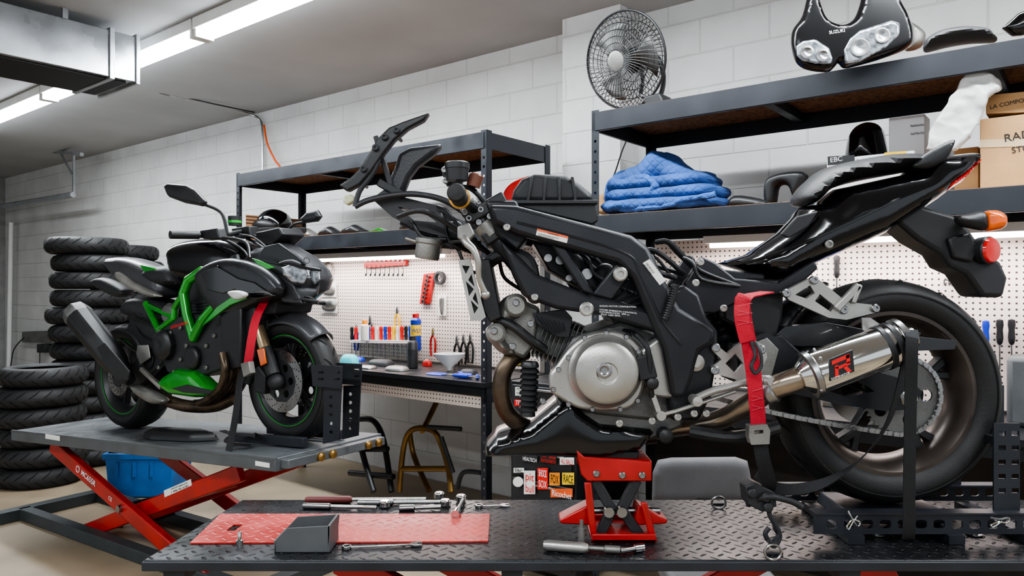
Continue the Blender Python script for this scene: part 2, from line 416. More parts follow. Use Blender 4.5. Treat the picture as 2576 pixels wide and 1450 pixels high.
# ---------- shelves
def shelf(u0,u1,label,first):
    t=thing('shelving_unit',label,'shelving unit',WL.W((u0+u1)/2,0,-3.35))
    v0,v1=3.05,3.64;top=2.31
    for pu,sg in((u0,1),(u1,-1)):
        for pv in(v0,v1):
            a0,a1=(pu,pu+.04) if sg>0 else (pu-.04,pu)
            m_=(a0+a1)/2
            hs=[circ(m_,.06+i*.05,.008,6) for i in range(44) if abs(.06+i*.05-1.82)>.06 and .06+i*.05<2.2] if pv==v0 else ()
            sf=-pv
            f1=plate(WL,[(a0,0),(a1,0),(a1,top),(a0,top)],sf-.003,sf,holes=hs,loc=True)
            e=a0 if sg>0 else a1-.003
            f2=bx(WL,e,e+.003,0,top,sf-.045 if pv==v0 else sf,sf if pv==v0 else sf+.045)
            mk('upright_post',[f1,f2],shm,t)
    for z in(2.30,1.80,.912):
        hb=.09 if z>1 else .055
        g=[bx(WL,u0+.02,u1-.02,z-hb,z,-v0+.0005,-v0+.004),bx(WL,u0+.02,u1-.02,z-.012,z,-v0-.03,-v0),bx(WL,u0+.02,u1-.02,z-hb,z-hb+.01,-v0-.02,-v0)]
        mk('shelf_beam',g,shm,t,bev=.002)
        mk('shelf_beam',bx(WL,u0+.02,u1-.02,z-.09,z,-v1+.002,-v1+.006),shm,t)
        for pu in(u0+.004,u1-.02): mk('side_beam',bx(WL,pu,pu+.015,z-.09,z,-v1,-v0),shm,t)
        if z>1: mks('cross_brace',[bx(WL,a-.02,a+.02,z-.06,z-.017,-v1+.01,-v0-.02) for a in(u0+(u1-u0)*.33,u0+(u1-u0)*.66)],shm,t)
        mk('shelf_board' if z>1 else 'bench_top',bx(WL,u0+.01,u1-.01,z-.016,z+.002,-v1+.01,-v0-.004) if z>1 else bx(WL,u0-.01,u1+.01,z,z+.025,-v1+.02,-v0+.03),osb if z>1 else bench,t)
    mk('pegboard_panel',bx(WL,u0+.05,u1-.05,.95,1.70,-v1+.03,-v1+.035),pg,t)
    if first: mk('pegboard_skirt',bx(WL,u0+.05,u1-.05,.79,.855,-v0-.02,-v0-.012),pg,t)
    else: mk('lower_back_panel',bx(WL,u0+.05,u1-.05,.1,.84,-v1+.03,-v1+.035),M('dark_board',(40,34,30),.8,var=.3),t)
    mk('light_housing',bx(WL,u0+.4,u0+1.75,1.67,1.705,-v1+.12,-v1+.2),fixw,t)
    mk('light_tube',cyl(WL.W(u0+.42,1.66,-v1+.16),WL.W(u0+1.73,1.66,-v1+.16),.013,10),emt2,t)
    l=bpy.data.lights.new('bench_lamp','AREA');l.shape='RECTANGLE';l.size=1.9;l.size_y=.1;l.energy=13;l.color=(1,.91,.88)
    o=bpy.data.objects.new('bench_lamp',l);sc.collection.objects.link(o);o.location=WL.W((u0+u1)/2,1.64,-v1+.22);o.rotation_euler=(0,0,math.atan2(U.y,U.x))
    return t
s1=shelf(-5.06,-2.60,'black steel shelving unit with pegboard workbench against the wall',True)
s2=shelf(-1.93,.53,'black steel shelving unit loaded with boxes and motorcycle parts',False)
mk('pegboard_side_panel',bx(WL,-5.015,-5.01,1.80,2.0,-3.6,-3.1),pgb,s1)
# ---------- tyres
def tyreprof(R,W,rb):
    t=R-rb
    h=[(rb,-.36*W),(rb+.08*t,-.43*W),(rb+.35*t,-.5*W),(rb+.6*t,-.49*W),(rb+.78*t,-.42*W),(rb+.9*t,-.3*W),(R-.02*t,-.14*W),(R,0)]
    o=h+[(a,-b) for a,b in h[-2::-1]]
    o+=[(rb+.06*t,.3*W),(rb+.5*t,.42*W),(R-.12*t,.2*W),(R-.09*t,0),(R-.12*t,-.2*W),(rb+.5*t,-.42*W),(rb+.06*t,-.3*W)]
    return o
def grooves(fr,a,b,R,W,n):
    g=[]
    for i in range(n):
        for sg in(-1,1):
            th=2*math.pi*(i+(.5 if sg>0 else 0))/n;P=[]
            for k in range(5):
                q=.06+k*.09;tt=th+k*.05
                rr=R*(1-[.0,.003,.012,.035,.08][k])+.0008
                P.append(fr.W(a+rr*math.cos(tt),b+rr*math.sin(tt),sg*q*W))
            g.append(sweep(P,Vector((fr.a*-math.sin(th)+fr.b*math.cos(th))),.006,.0012))
    return g
gvm=M('tread_groove',(6,6,6),.9)
tb0=None
def stack(px,d,n,Wt,label):
    global tb0,tb1
    x=(px-CX)/F*d
    for i in range(n):
        ox,oy=(random.uniform(-.025,.025) for _ in range(2));z=Wt*i+.001
        if tb0 is None:
            fr=Fr((0,0,0),X,Y)
            tb0=mk('spare_tire',lathe((0,0,0),Z,tyreprof(.31,.138,.2),64,True),tread,None,label,'tire',group='stacked used motorcycle tires',sm=50)
            tb1=mk('tread_pattern',grooves(fr,0,0,.31,.138,22),gvm,tb0,kind='stuff')
            tb0.location=(x+ox,d+oy,z);tb1.location=(0,0,.069)
            continue
        nb=dup(tb0,(x+ox,d+oy,z),rz=random.uniform(0,6));nb['label']=label
        s=random.uniform(.94,1.01);nb.scale=(s,s,1)
        k=tb1.copy();sc.collection.objects.link(k);k.parent=nb;k.location=(0,0,.069)
stack(112,5.57,6,.145,'worn black motorcycle tire lying in a short stack')
stack(225,6.2,13,.144,'worn black motorcycle tire lying in a tall stack')
stack(318,6.9,13,.142,'worn black motorcycle tire lying in a tall stack')
# ---------- wheel
def wheel(fr,a,b,s,R,W,rb,par,name,rimmat,n=5,stripe=None,sw=.02,spm=None):
    c=fr.W(a,b,s);w=sub(name,c,par)
    mk('tire',lathe(c,fr.n,tyreprof(R,W,rb),96,True),rub,w,sm=50)
    f2=Fr(fr.W(0,0,s),fr.a,fr.b)
    mk('tread_groove',grooves(f2,a,b,R,W,16),gvm,w,kind='stuff')
    mks('sidewall_ring',[lathe(c,fr.n,[(rb+.05,h),(rb+.0535,h),(rb+.0535,h+g_*.0015),(rb+.05,h+g_*.0015)],96,True) for h,g_ in((W*.497,1),(-W*.497,-1))],rub,w)
    q=W*.4
    mk('rim',lathe(c,fr.n,[(rb+.006,-q),(rb+.006,-q+.008),(rb-.012,-q+.014),(rb-.02,-q*.5),(rb-.022,q*.5),(rb-.012,q-.014),(rb+.006,q-.008),(rb+.006,q),(rb-.006,q),(rb-.022,q-.016),(rb-.034,q*.4),(rb-.034,-q*.4),(rb-.022,-q+.016),(rb-.006,-q)],96,True),rimmat,w)
    sm_=spm or rimmat
    mk('hub',[lathe(c,fr.n,[(.0,-W*.32),(.035,-W*.32),(.045,-W*.2),(.045,W*.2),(.035,W*.32),(0,W*.32)],32)],sm_,w,bev=.002)
    for i in range(n):
        th=2*math.pi*i/n+.35;L=[]
        for r_,o_ in((.035,-.016),(.13,-.012),(rb-.03,-.035),(rb-.025,-.012),(.155,0),(rb-.025,.012),(rb-.03,.035),(.13,.012),(.035,.016)):
            L.append((a+r_*math.cos(th)-o_*math.sin(th),b+r_*math.sin(th)+o_*math.cos(th)))
        mk('spoke',plate(fr,L,s-sw,s+sw,loc=True),sm_,w,bev=.004)
    if stripe: mks('rim_stripe',[lathe(c,fr.n,[(rb+.003,h),(rb+.009,h),(rb+.009,h+sg*.0015),(rb+.003,h+sg*.0015)],96,True) for h,sg in((q+.0005,1),(-q-.0005,-1))],stripe,w)
    return w
def bolts(fr,L,s,r=.008,h=.006):
    return [lat(fr,px,py,s,[(r,-.002),(r,h*.7),(r*.8,h),(r*.45,h),(r*.4,h*.5),(0,h*.5)],12) for px,py in L]
# ================= BIKE 1
B=Fr((0,2.0,0),X,Z)
bk1=thing('motorcycle','black sport motorcycle without front wheel, jacked up on the lift','motorcycle',(B.P(1800,1351,0).x,2.0,.81))
WA,WB=B.p(2217,982,0)
w1=wheel(B,WA,WB,0,.300,.17,.212,bk1,'rear_wheel',rimm,5,spm=blk)
sp=[];n=42
for i in range(n):
    for k,rr in((0,.094),(.3,.094),(.45,.101),(.7,.101)): th=2*math.pi*(i+k)/n;sp.append((WA+rr*math.cos(th),WB+rr*math.sin(th)))
hol=[circ(WA+.065*math.cos(i*1.2566),WB+.065*math.sin(i*1.2566),.016,12) for i in range(5)]
mk('sprocket',plate(B,sp,.095,.101,holes=hol+[circ(WA,WB,.03,20)],loc=True),engm,w1)
mk('sprocket_carrier',lathe(B.W(WA,WB,.05),B.n,[(.07,0),(.07,.03),(.05,.045),(0,.045)],24),mblk,w1)
mk('axle_nut',lathe(B.W(WA,WB,.09),B.n,[(.024,0),(.024,.05),(.016,.055),(.016,.065),(0,.065)],6),stl,w1,bev=.001)
mk('brake_disc',lathe(B.W(WA,WB,-.09),B.n,[(.07,0),(.11,0),(.11,.005),(.07,.005)],48,True),stl,w1)
CP=[];ra=.1
fa_=B.p(1700,935,.1)
ang=[math.radians(x) for x in range(100,-101,-8)]
for t in ang: CP.append((WA+ra*math.cos(t),WB+ra*math.sin(t)))
na=len(ang)-1
for k in range(1,24):
    CP.append((CP[na][0]+(fa_[0]-CP[na][0])*k/24,CP[na][1]+(fa_[1]-.04-CP[na][1])*k/24-.012*math.sin(math.pi*k/24)))
for k in range(12): th=math.radians(-95-k*15);CP.append((fa_[0]+.04*math.cos(th),fa_[1]+.04*math.sin(th)))
e=CP[-1];s0=CP[0]
for k in range(1,24): CP.append((e[0]+(s0[0]-e[0])*k/24,e[1]+(s0[1]-e[1])*k/24))
def resamp(L,step):
    out=[Vector(L[0])];L=[Vector(p) for p in L]+[Vector(L[0])];acc=0
    for i in range(len(L)-1):
        d=(L[i+1]-L[i]).length;t=step-acc
        while t<=d: out.append(L[i].lerp(L[i+1],t/d));t+=step
        acc=(acc+d)%step
    return out
RS=resamp(CP,.0159);g=[]
for i in range(len(RS)-1):
    p,q=RS[i],RS[i+1];m_=(p+q)/2;an=math.atan2((q-p).y,(q-p).x);o=.011 if i%2 else .008
    for so in(.098+o-.0015,.098-o): g.append(rbx(B,m_.x,m_.y,.021,.011,so-.0008,so+.0008,an))
    g.append(lathe(B.W(p.x,p.y,.098-.01),B.n,[(.005,0),(.005,.022)],8))
mk('drive_chain',g,stl,bk1,'steel roller chain',kind='stuff')
sa=[(1850,870),(1930,835),(2030,905),(2150,920),(2290,960),(2320,985),(2300,1030),(2230,1035),(2120,1020),(1990,990),(1860,960)]
mk('swingarm',[plate(B,sa,.11,.14,holes=[[(2060,935),(2150,950),(2200,985),(2130,1000),(2060,975)]]),plate(B,sa,-.14,-.11,st=.14),
   plate(B,[(1820,860),(1930,835),(1990,890),(1980,980),(1840,960)],-.11,.11,st=0)],frm,bk1,bev=.006)
mk('chain_guard',[plate(B,[(1935,862),(1975,822),(2080,812),(2225,838),(2410,858),(2402,880),(2290,884),(2150,868),(2010,872)],.10,.104),plate(B,[(1935,862),(1975,822),(2080,812),(2225,838),(2410,858),(2408,864),(2225,846),(2080,820),(1980,830)],.07,.1,st=.1)],gdk,bk1,bev=.001)
mk('rear_hugger',pillow(B,[(1900,850),(1960,770),(2040,720),(2075,715),(1990,800),(1960,860)],0,.08,.03),blk,bk1)
sparP=[(1228,515),(1300,517),(1590,592),(1632,622),(1690,735),(1712,775),(1806,832),(1792,868),(1762,885),(1740,965),(1722,1004),(1690,1000),(1668,880),(1630,790),(1592,700),(1555,662),(1480,640),(1300,590),(1240,560)]
lowP=[(1255,600),(1300,640),(1350,690),(1480,742),(1560,758),(1660,790),(1680,850),(1640,835),(1520,795),(1400,778),(1320,750),(1290,690)]
for sg in(1,-1):
    S=(lambda a,b:(a,b)) if sg>0 else (lambda a,b:(-b,-a))
    a,b_=S(.135,.185);mk('frame_spar',plate(B,sparP,a,b_,st=.185),frm,bk1,bev=.012)
    a,b_=S(.13,.17);mk('lower_frame_spar',plate(B,lowP,a,b_,st=.17),frm,bk1,bev=.01)
    a,b_=S(.135,.165)
    for p in([(1385,612),(1425,622),(1500,745),(1465,735)],[(1490,742),(1560,650),(1590,690),(1540,757)]): mk('frame_brace',plate(B,p,a,b_,st=.165),frm,bk1,bev=.006)
mk('spar_crease',[pipe(B,[(1300,560,.184),(1560,632,.184),(1610,690,.184),(1660,800,.184),(1715,870,.184)],.004,5,6)],frm,bk1)
mk('steering_head',[cyl(B.P(1232,505,0),B.P(1262,610,0),.036),plate(B,[(1225,520),(1300,520),(1330,600),(1300,640),(1250,600)],-.14,.14,st=0)],frm,bk1,bev=.008)
mk('pivot_plate',plate(B,[(1690,735),(1720,715),(1760,740),(1780,800),(1806,832),(1810,880),(1790,1000),(1760,1060),(1690,1060),(1680,980),(1700,900)],.1,.15),frm,bk1,bev=.01)
mk('pivot_bolt',[lat(B,1748,912,.15,[(.022,0),(.022,.012),(.014,.016),(0,.016)],28),lat(B,1748,912,.165,[(.014,0),(.014,.012),(0,.012)],6)],sil,bk1,bev=.001)
mks('frame_bolt',bolts(B,[(1475,778),(1560,690)],.185,.018,.012),sil,bk1)
mks('small_bolt',bolts(B,[(1345,748),(1820,776),(1750,712),(1762,660),(1275,572),(1558,1066),(1640,1060),(1705,1050),(1746,1041),(1776,1041)],.18,.009),sil,bk1)
wl=mk('warning_label',plate(B,[(1352,574),(1430,594),(1426,612),(1348,592)],.1852,.1862,st=.186),wht,bk1,'white and orange warning sticker')
mk('label_band',plate(B,[(1352,574),(1430,594),(1428.5,600),(1350.5,580)],.1862,.187,st=.187),M('orange_print',(230,90,40),.5),wl)
txt('WARNING',B,1378,588,4,.1872,inkb,wl,-.25)
txt('TO ENSURE STABLE HANDLING\nREAD OWNER MANUAL',B,1354,589,2.6,.1868,inkb,wl,-.25)
w2=mk('data_label',plate(B,[(1617,662),(1634,652),(1675,706),(1660,718)],.1852,.1862,st=.186),wht,bk1)
txt('IIIII IIII III II\nIII IIII II IIII',B,1624,664,5,.187,inkb,w2,-.93)
txt('SUZUKI MOTOR CORPORATION',B,1508,772,4,.172,inkw,bk1,-.03,wpx=92)
txt('NOISE EMISSION CONTROL\nINFORMATION  999 cc\n  IDLE 1200 RPM',B,1508,781,4,.172,inkw,bk1,-.1,wpx=95)
# engine
mk('crankcase',[plate(B,[(1390,930),(1440,850),(1560,810),(1690,850),(1720,960),(1710,1050),(1640,1060),(1500,1045),(1420,1010)],-.15,.11,st=.11)],engm,bk1,bev=.01)
mk('engine_side_cover',plate(B,[(1383,945),(1400,920),(1440,868),(1490,838),(1560,834),(1612,870),(1625,930),(1618,985),(1590,1025),(1540,1036),(1460,1030),(1410,1005),(1385,985)],.11,.145,smooth=True),sil,bk1,bev=.008)
gc=mk('alternator_cover',lat(B,1520,933,.145,[(.092,-.002),(.092,.02),(.083,.028),(.076,.052),(.066,.06),(.035,.063),(.026,.063),(.024,.06),(0,.06)],64),sil,bk1,'round brushed silver engine cover',bev=.001)
mk('inspection_cap',lat(B,1520,933,.206,[(.019,0),(.019,.004),(.012,.005),(.008,.002),(0,.002)],24),stl,gc,bev=.001)
mks('cover_bolt',bolts(B,[(1405,930),(1430,900),(1470,850),(1525,838),(1575,848),(1606,885),(1392,980),(1430,1018),(1490,1030),(1560,1030),(1604,1008),(1612,955)],.146,.0065),stl,bk1)
mk('sprocket_cover',plate(B,[(1612,882),(1660,846),(1672,846),(1700,900),(1722,975),(1690,1005),(1640,1000),(1618,960)],.11,.15),sil,bk1,bev=.008)
mk('engine_lower_case',plate(B,[(1400,1000),(1440,1030),(1600,1035),(1720,1005),(1720,1075),(1640,1110),(1480,1080),(1410,1050)],-.12,.1,st=.1),engm,bk1,bev=.01)
p=B.p(1470,885,.09);q=B.p(1290,815,.09);an=math.atan2(q[1]-p[1],q[0]-p[0]);L=math.hypot(q[0]-p[0],q[1]-p[1]);g=[rbx(B,(p[0]+q[0])/2,(p[1]+q[1])/2,L,.085,-.07,.075,an)]
for i in range(9):
    t=.12+i*.06;g.append(rbx(B,p[0]+(q[0]-p[0])*t,p[1]+(q[1]-p[1])*t,.0035,.125,-.09,.095,an))
mk('front_cylinder',g,engm,bk1,bev=.0015)
mk('cylinder_head',[plate(B,[(1322,760),(1360,775),(1345,870),(1320,905),(1260,880),(1245,850),(1270,790)],-.08,.09)],sild,bk1,bev=.01)
mk('cam_cover',[pillow(B,[(1222,828),(1238,812),(1250,772),(1275,745),(1305,742),(1325,765),(1312,800),(1290,812),(1275,850),(1300,880),(1290,895),(1255,885),(1226,850)],.06,.06,.03),lat(B,1298,768,.1,[(.03,0),(.03,.018),(.022,.026),(0,.026)],24),lat(B,1248,838,.1,[(.026,0),(.026,.018),(.018,.024),(0,.024)],24)],sild,bk1,'cast grey camshaft cover')
mks('head_bolt',bolts(B,[(1243,833),(1298,762),(1290,872),(1335,815)],.124,.009),stl,bk1)
mk('finned_side_cover',[plate(B,[(1340,790),(1420,778),(1440,800),(1432,850),(1400,848),(1350,815)],.09,.115)]+[bar(B,(1350+i*11,795+i*3),(1385+i*6,845-i*2),.003,.115,.121) for i in range(7)],frm,bk1,bev=.002)
g=[plate(B,[(1560,840),(1500,745),(1560,690),(1600,690),(1650,800),(1660,850)],-.1,.1,st=.1)]
for i in range(8): g.append(bar(B,(1500+i*14,760+i*3),(1570+i*11,690+i*14),.004,-.11,.115))
mk('rear_cylinder',g,frm,bk1,bev=.0015)
mk('throttle_bodies',[plate(B,[(1340,610),(1560,650),(1560,720),(1480,735),(1380,680)],-.09,.06,st=.06)]+[lat(B,x,y,.06,[(.028,-.05),(.028,.03),(.02,.035),(0,.035)],20) for x,y in((1440,665),(1520,690))],blk,bk1,bev=.004)
mks('throttle_fitting',[lat(B,x,y,.09,[(r,0),(r,.02),(0,.02)],16) for x,y,r in((1408,655,.012),(1475,690,.014),(1490,640,.009),(1545,700,.01),(1430,700,.008),(1378,650,.01))],stl,bk1)
# airbox
mk('airbox_lower',plate(B,[(1270,505),(1500,505),(1506,556),(1490,566),(1300,520),(1262,512)],-.1,.1,st=.1),mblk,bk1,bev=.012)
mk('airbox_lid',plate(B,[(1285,508),(1292,478),(1312,450),(1345,436),(1425,440),(1460,462),(1488,486),(1500,508)],-.1,.095,st=.095),mblk,bk1,'matte black airbox lid',bev=.02)
mks('airbox_rib',[bar(B,(1338+i*34,447),(1328+i*40,506),.008,.09,.104) for i in range(4)]+[bar(B,(1268,508),(1502,508),.010,-.11,.112)],mblk,bk1,bev=.002)
# rear
sf=[(1720,715),(1765,645),(1800,660),(1850,700),(1960,712),(2050,655),(2060,675),(1990,740),(1880,750),(1800,790),(1760,790)]
mk('subframe',[plate(B,sf,.08,.11),plate(B,sf,-.11,-.08,st=.11),plate(B,[(1800,680),(1900,690),(1900,800),(1850,830),(1800,800)],-.08,.08,st=0)],frm,bk1,bev=.006)
mk('battery_box',plate(B,[(1850,700),(1945,705),(1940,800),(1930,850),(1850,850),(1830,780)],-.09,.09,st=0),blk,bk1,bev=.01)
tail=[(1802,664),(1880,640),(1962,583),(2000,545),(2012,522),(2050,515),(2095,478),(2280,438),(2310,402),(2432,388),(2434,418),(2385,470),(2330,512),(2200,596),(2100,640),(1985,690),(1950,715),(1890,690)]
mk('tail_cowl',pillow(B,tail,0,.115,.035,div=52,smooth=False,e=.7),gls,bk1,'glossy black tail fairing')
mk('side_recess',[plate(B,[(1965,590),(2005,545),(2060,530),(2035,570),(1985,600)],.095,.112)],mblk,bk1,bev=.004)
mk('tail_cowl_crease',[pipe(B,[(1830,664,.09),(1900,655,.112),(2050,600,.117),(2200,530,.117),(2300,480,.10)],.004,6,6)],gls,bk1)
mks('tail_bolt',bolts(B,[(2085,615)],.115,.011),sild,bk1)
mk('pillion_seat',pillow(B,[(2003,505),(2010,480),(2035,452),(2085,420),(2230,392),(2318,396),(2330,415),(2285,432),(2150,458),(2080,480),(2045,512),(2015,520)],0,.12,.04,smooth=True),M('seat_vinyl',(30,30,32),.45,0,.3,150),bk1,'black vinyl passenger seat')
mks('grab_cowl',[pillow(B,[(2295,418),(2330,385),(2392,353),(2400,362),(2375,405),(2330,425)],q,.015,.02) for q in(.09,-.09)],blk,bk1)
mk('tail_light',pillow(B,[(2318,468),(2345,450),(2432,396),(2430,420),(2380,475),(2328,508)],0,.118,.03,smooth=False),redg,bk1,'red tail light lens')
mk('rear_mudguard',plate(B,[(2240,545),(2290,500),(2330,520),(2400,540),(2440,575),(2470,620),(2520,660),(2538,700),(2526,750),(2472,748),(2432,690),(2392,672),(2372,640),(2310,605)],-.06,.05,st=.05),mblk,bk1,'matte black rear mudguard and plate holder',bev=.012)
mk('plate_bracket',plate(B,[(2385,600),(2440,585),(2462,630),(2448,660),(2400,650)],.04,.065),blk,bk1,bev=.006)
sg_=sub('turn_signal',B.P(2480,555,.1),bk1)
mk('signal_stalk',pipe(B,[(2400,560,.02),(2440,560,.08)],.012,2),blk,sg_)
mk('signal_body',pillow(B,[(2405,545),(2440,538),(2475,535),(2480,578),(2440,575),(2410,565)],.11,.025,.02),blk,sg_)
mk('amber_lens',pillow(B,[(2474,536),(2505,530),(2526,545),(2525,570),(2505,580),(2476,578)],.11,.03,.02),org,sg_)
mk('rear_reflector',[lathe(B.P(2493,630,.07),X*.4-Y*.9,[(.034,-.02),(.034,.0),(.03,.006),(0,.008)],32)],redg,bk1)
mk('reflector_bezel',[lathe(B.P(2493,630,.07),X*.4-Y*.9,[(.035,-.03),(.037,-.004),(.034,.0),(.03,-.03)],32,True)],blk,bk1)
# exhaust
E0=B.P(2040,942,.24);E1=B.P(2268,858,.24);ed=(E1-E0).normalized();EL=(E1-E0).length
ex=sub('exhaust_silencer',E0,bk1,'polished steel exhaust silencer with red emblem')
mk('silencer_can',lathe(E0,ed,[(.03,-.03),(.05,-.005),(.052,0),(.052,EL),(.048,EL+.008)],64),chrm,ex)
mks('silencer_strap',[lathe(E0,ed,[(.053,h),(.0545,h+.002),(.0545,h+.012),(.053,h+.014)],48) for h in(EL*.76,EL*.86)],blk,ex)
mks('silencer_ring',[lathe(E0,ed,[(.05,-.01),(.056,-.008),(.057,.004),(.053,.008)],48),lathe(E0,ed,[(.053,EL-.012),(.056,EL-.01),(.056,EL+.002),(.05,EL+.006)],48)],stl,ex)
mk('end_outlet',lathe(E0,ed,[(.024,EL-.02),(.024,EL+.03),(.020,EL+.03),(.020,EL-.02)],32,True),stl,ex)
mks('silencer_rivet',[ball(E0+ed*.005+(Z*math.cos(t)-Y*math.sin(t))*.058,.004) for t in(-.6,.1,.8,1.5,2.2)],stl,ex)
lf=Fr(E0-Y*.053,ed,Z-ed*ed.dot(Z))
mk('emblem_plate',plate(lf,[(2085,905),(2145,880),(2150,935),(2088,960)],-.004,.0015,st=.001),blk,ex,bev=.001)
mk('emblem',[plate(lf,q,.0015,.0025,st=.002) for q in([(2092,909),(2136,890),(2137,900),(2093,919)],[(2128,895),(2137,891),(2139,912),(2130,916)],[(2100,926),(2139,909),(2139,917),(2112,929)],[(2100,921),(2108,918),(2110,947),(2101,951)],[(2120,924),(2129,920),(2143,934),(2133,938)])],inkr,ex)
txt('DOMINATOR',lf,2092,957,5,.003,inkw,ex,0,wpx=50)
mk('mid_pipe',pipe(B,[(2050,940,.23),(1990,960,.22),(1930,985,.19),(1880,1020,.15),(1800,1060,.08),(1700,1075,.02),(1600,1090,0)],[.03,.029,.028,.026,.026,.026,.026],6,20),M('polished_pipe',(150,138,124),.22,.9,var=.35,vs=10),bk1)
mk('header_pipe',pipe(B,[(1320,885,.03),(1285,905,.06),(1264,945,.07),(1262,1000,.07),(1285,1050,.06),(1350,1085,.03),(1500,1105,0),(1650,1095,0)],.023,6,20),brn,bk1)
mk('link_pipe_clamp',lathe(B.P(1925,988,.19),B.P(1990,960,.22)-B.P(1925,988,.19),[(.031,0),(.034,.004),(.034,.02),(.031,.024)],24),stl,bk1)
mk('silencer_bracket',[plate(B,[(2168,800),(2190,800),(2220,820),(2200,840),(2170,830)],.17,.175)],sil,bk1)
mk('passenger_peg_hanger',[plate(B,[(1968,735),(1985,728),(2040,700),(2056,700),(2130,760),(2205,768),(2212,785),(2130,805),(2085,800),(1985,755)],.13,.15,holes=[[(2000,742),(2038,718),(2050,738),(2030,752)],[(2050,758),(2062,740),(2100,770),(2090,785)]]),bar(B,(2110,775),(2160,722),.018,.15,.165),bar(B,(2150,760),(2165,720),.012,.15,.165)],sil,bk1,'cast aluminium footpeg hanger',bev=.003)
mks('hanger_bolt',bolts(B,[(1976,738),(2046,705),(2120,780),(2200,776)],.15,.011,.01),stl,bk1)
mk('rearset_bracket',[plate(B,[(1790,880),(1800,866),(1830,890),(1880,850),(1925,870),(1930,900),(1900,960),(1870,975),(1850,955),(1795,940),(1790,925),(1815,905)],.15,.165,holes=[[(1825,915),(1850,890),(1870,915),(1850,940)]])],sil,bk1,bev=.003)
mks('rearset_bolt',bolts(B,[(1800,875),(1798,932),(1915,880)],.165,.011),stl,bk1)
mk('heel_guard',plate(B,[(1880,870),(1930,850),(1960,880),(1930,990),(1890,985)],.146,.15),sild,bk1,bev=.002)
mk('footpeg',[lathe(B.P(1905,960,.16),-Y*.9+X*.2+Z*.1,[(.014,0)]+[v for h in range(5) for v in((.014,.01+h*.01),(.0155,.012+h*.01),(.0155,.015+h*.01),(.014,.017+h*.01))]+[(.011,.065),(0,.065)],16)],sil,bk1)
mk('shift_lever',[pipe(B,[(1880,960,.19),(1830,975,.19),(1790,985,.19),(1745,1005,.19)],.009,4),lathe(B.P(1745,1005,.19),-Y,[(.012,-.01),(.012,.04),(0,.042)],16),pipe(B,[(1850,985,.175),(1700,1035,.175),(1655,1045,.175)],.005,2),lat(B,1658,1042,.15,[(.012,0),(.012,.03),(0,.03)],16),bar(B,(1645,1000),(1662,1050),.012,.155,.165)],sil,bk1,'silver gear shift lever and rod')
mk('side_stand_mount',[lat(B,1668,1091,.1,[(.018,0),(.018,.04),(.01,.045),(0,.045)],20),pipe(B,[(1735,1085,.1),(1850,1100,.13),(1960,1075,.14)],.016,4)],blk,bk1)
mk('belly_pan',pillow(B,[(1218,1138),(1222,1110),(1250,1078),(1330,1052),(1400,995),(1430,978),(1455,1010),(1500,1040),(1620,1052),(1640,1068),(1600,1120),(1500,1140),(1300,1135)],0,.13,.025,smooth=False,div=52,e=.9),M('satin_belly_black',(9,9,12),.16,0,coat=.3),bk1,'glossy black lower belly fairing')
mks('belly_pan_bolt',bolts(B,[(1366,1010),(1558,1066)],.13,.008),stl,bk1)
rg=sub('radiator',B.P(1225,730,0),bk1)
mk('radiator_core',plate(B,[(1198,655),(1232,650),(1262,800),(1232,812),(1215,780)],-.16,.13,st=.13),blk,rg,bev=.004)
mk('radiator_guard',plate(B,[(1153,655),(1182,652),(1222,798),(1212,806),(1184,808)],.13,.145,holes=[[(1162,668),(1182,670),(1172,690)],[(1186,690),(1194,722),(1178,705)],[(1172,708),(1192,728),(1180,745)],[(1196,735),(1204,768),(1189,752)],[(1184,755),(1203,775),(1193,790)]]),sil,rg,'silver side plate with triangular cutouts',bev=.002)
mk('radiator_guard_back',plate(B,[(1153,655),(1182,652),(1222,798),(1212,806),(1184,808)],.10,.129,st=.129),blk,rg)
mk('radiator_cap',lat(B,1345,745,.14,[(.02,0),(.02,.02),(.014,.024),(0,.024)],20),blk,rg)
mks('radiator_hose',[pipe(B,[(1240,800,.1),(1290,820,.12),(1340,860,.12),(1370,880,.1)],.012,5),pipe(B,[(1230,660,.08),(1270,640,.1),(1330,660,.12),(1345,745,.13)],.018,5)],blk,bk1)
mk('oil_cooler',[lathe(B.P(1333,910,.1),B.P(1328,1040,.1)-B.P(1333,910,.1),[(.02,0)]+[v for i in range(9) for v in((.024,.008+i*.014),(.024,.014+i*.014),(.018,.016+i*.014))]+[(.02,.14)],20)],blk,bk1,'ribbed black oil cooler canister')
for s_ in(.1,-.1):
    p0,p1,p2=B.P(1190,505,s_),B.P(1235,585,s_),B.P(1330,700,s_)
    dd=(p2-p1).normalized()
    fk=sub('fork_leg',p1,bk1)
    mk('fork_tube',cyl(p1-dd*.09,p2,.024,24),frm,fk);mks('fork_collar',[cyl(p1-dd*.03,p1+dd*.01,.032,24),cyl(p1-dd*.095,p1-dd*.08,.027,24)],sild,fk,bev=.002)
    mk('fork_end',cyl(p2,p2+dd*.012,.018,20),stl,fk)
mks('triple_clamp',[bar(B,(1185,545),(1262,500),.035,-.13,.13),bar(B,(1225,600),(1290,560),.035,-.13,.13)],blk,bk1,bev=.006)
hb=sub('handlebar',B.P(1170,510,.15),bk1)
mks('clip_on_bar',[pipe(B,[(1215,545,.09),(1185,520,.14),(1158,500,.22)],.013,4),pipe(B,[(1215,545,-.09),(1185,520,-.14),(1158,500,-.28)],.013,4)],blk,hb)
mk('grip',[lathe(B.P(1157,500,.22),B.n,[(.018,0),(.021,.01),(.019,.03),(.02,.1),(.022,.11),(.018,.115),(.018,.125),(0,.127)],24)],rub,hb)
mk('bar_ring',lathe(B.P(1157,500,.2),B.n,[(.026,0),(.026,.02),(.02,.022)],24),amb,hb)
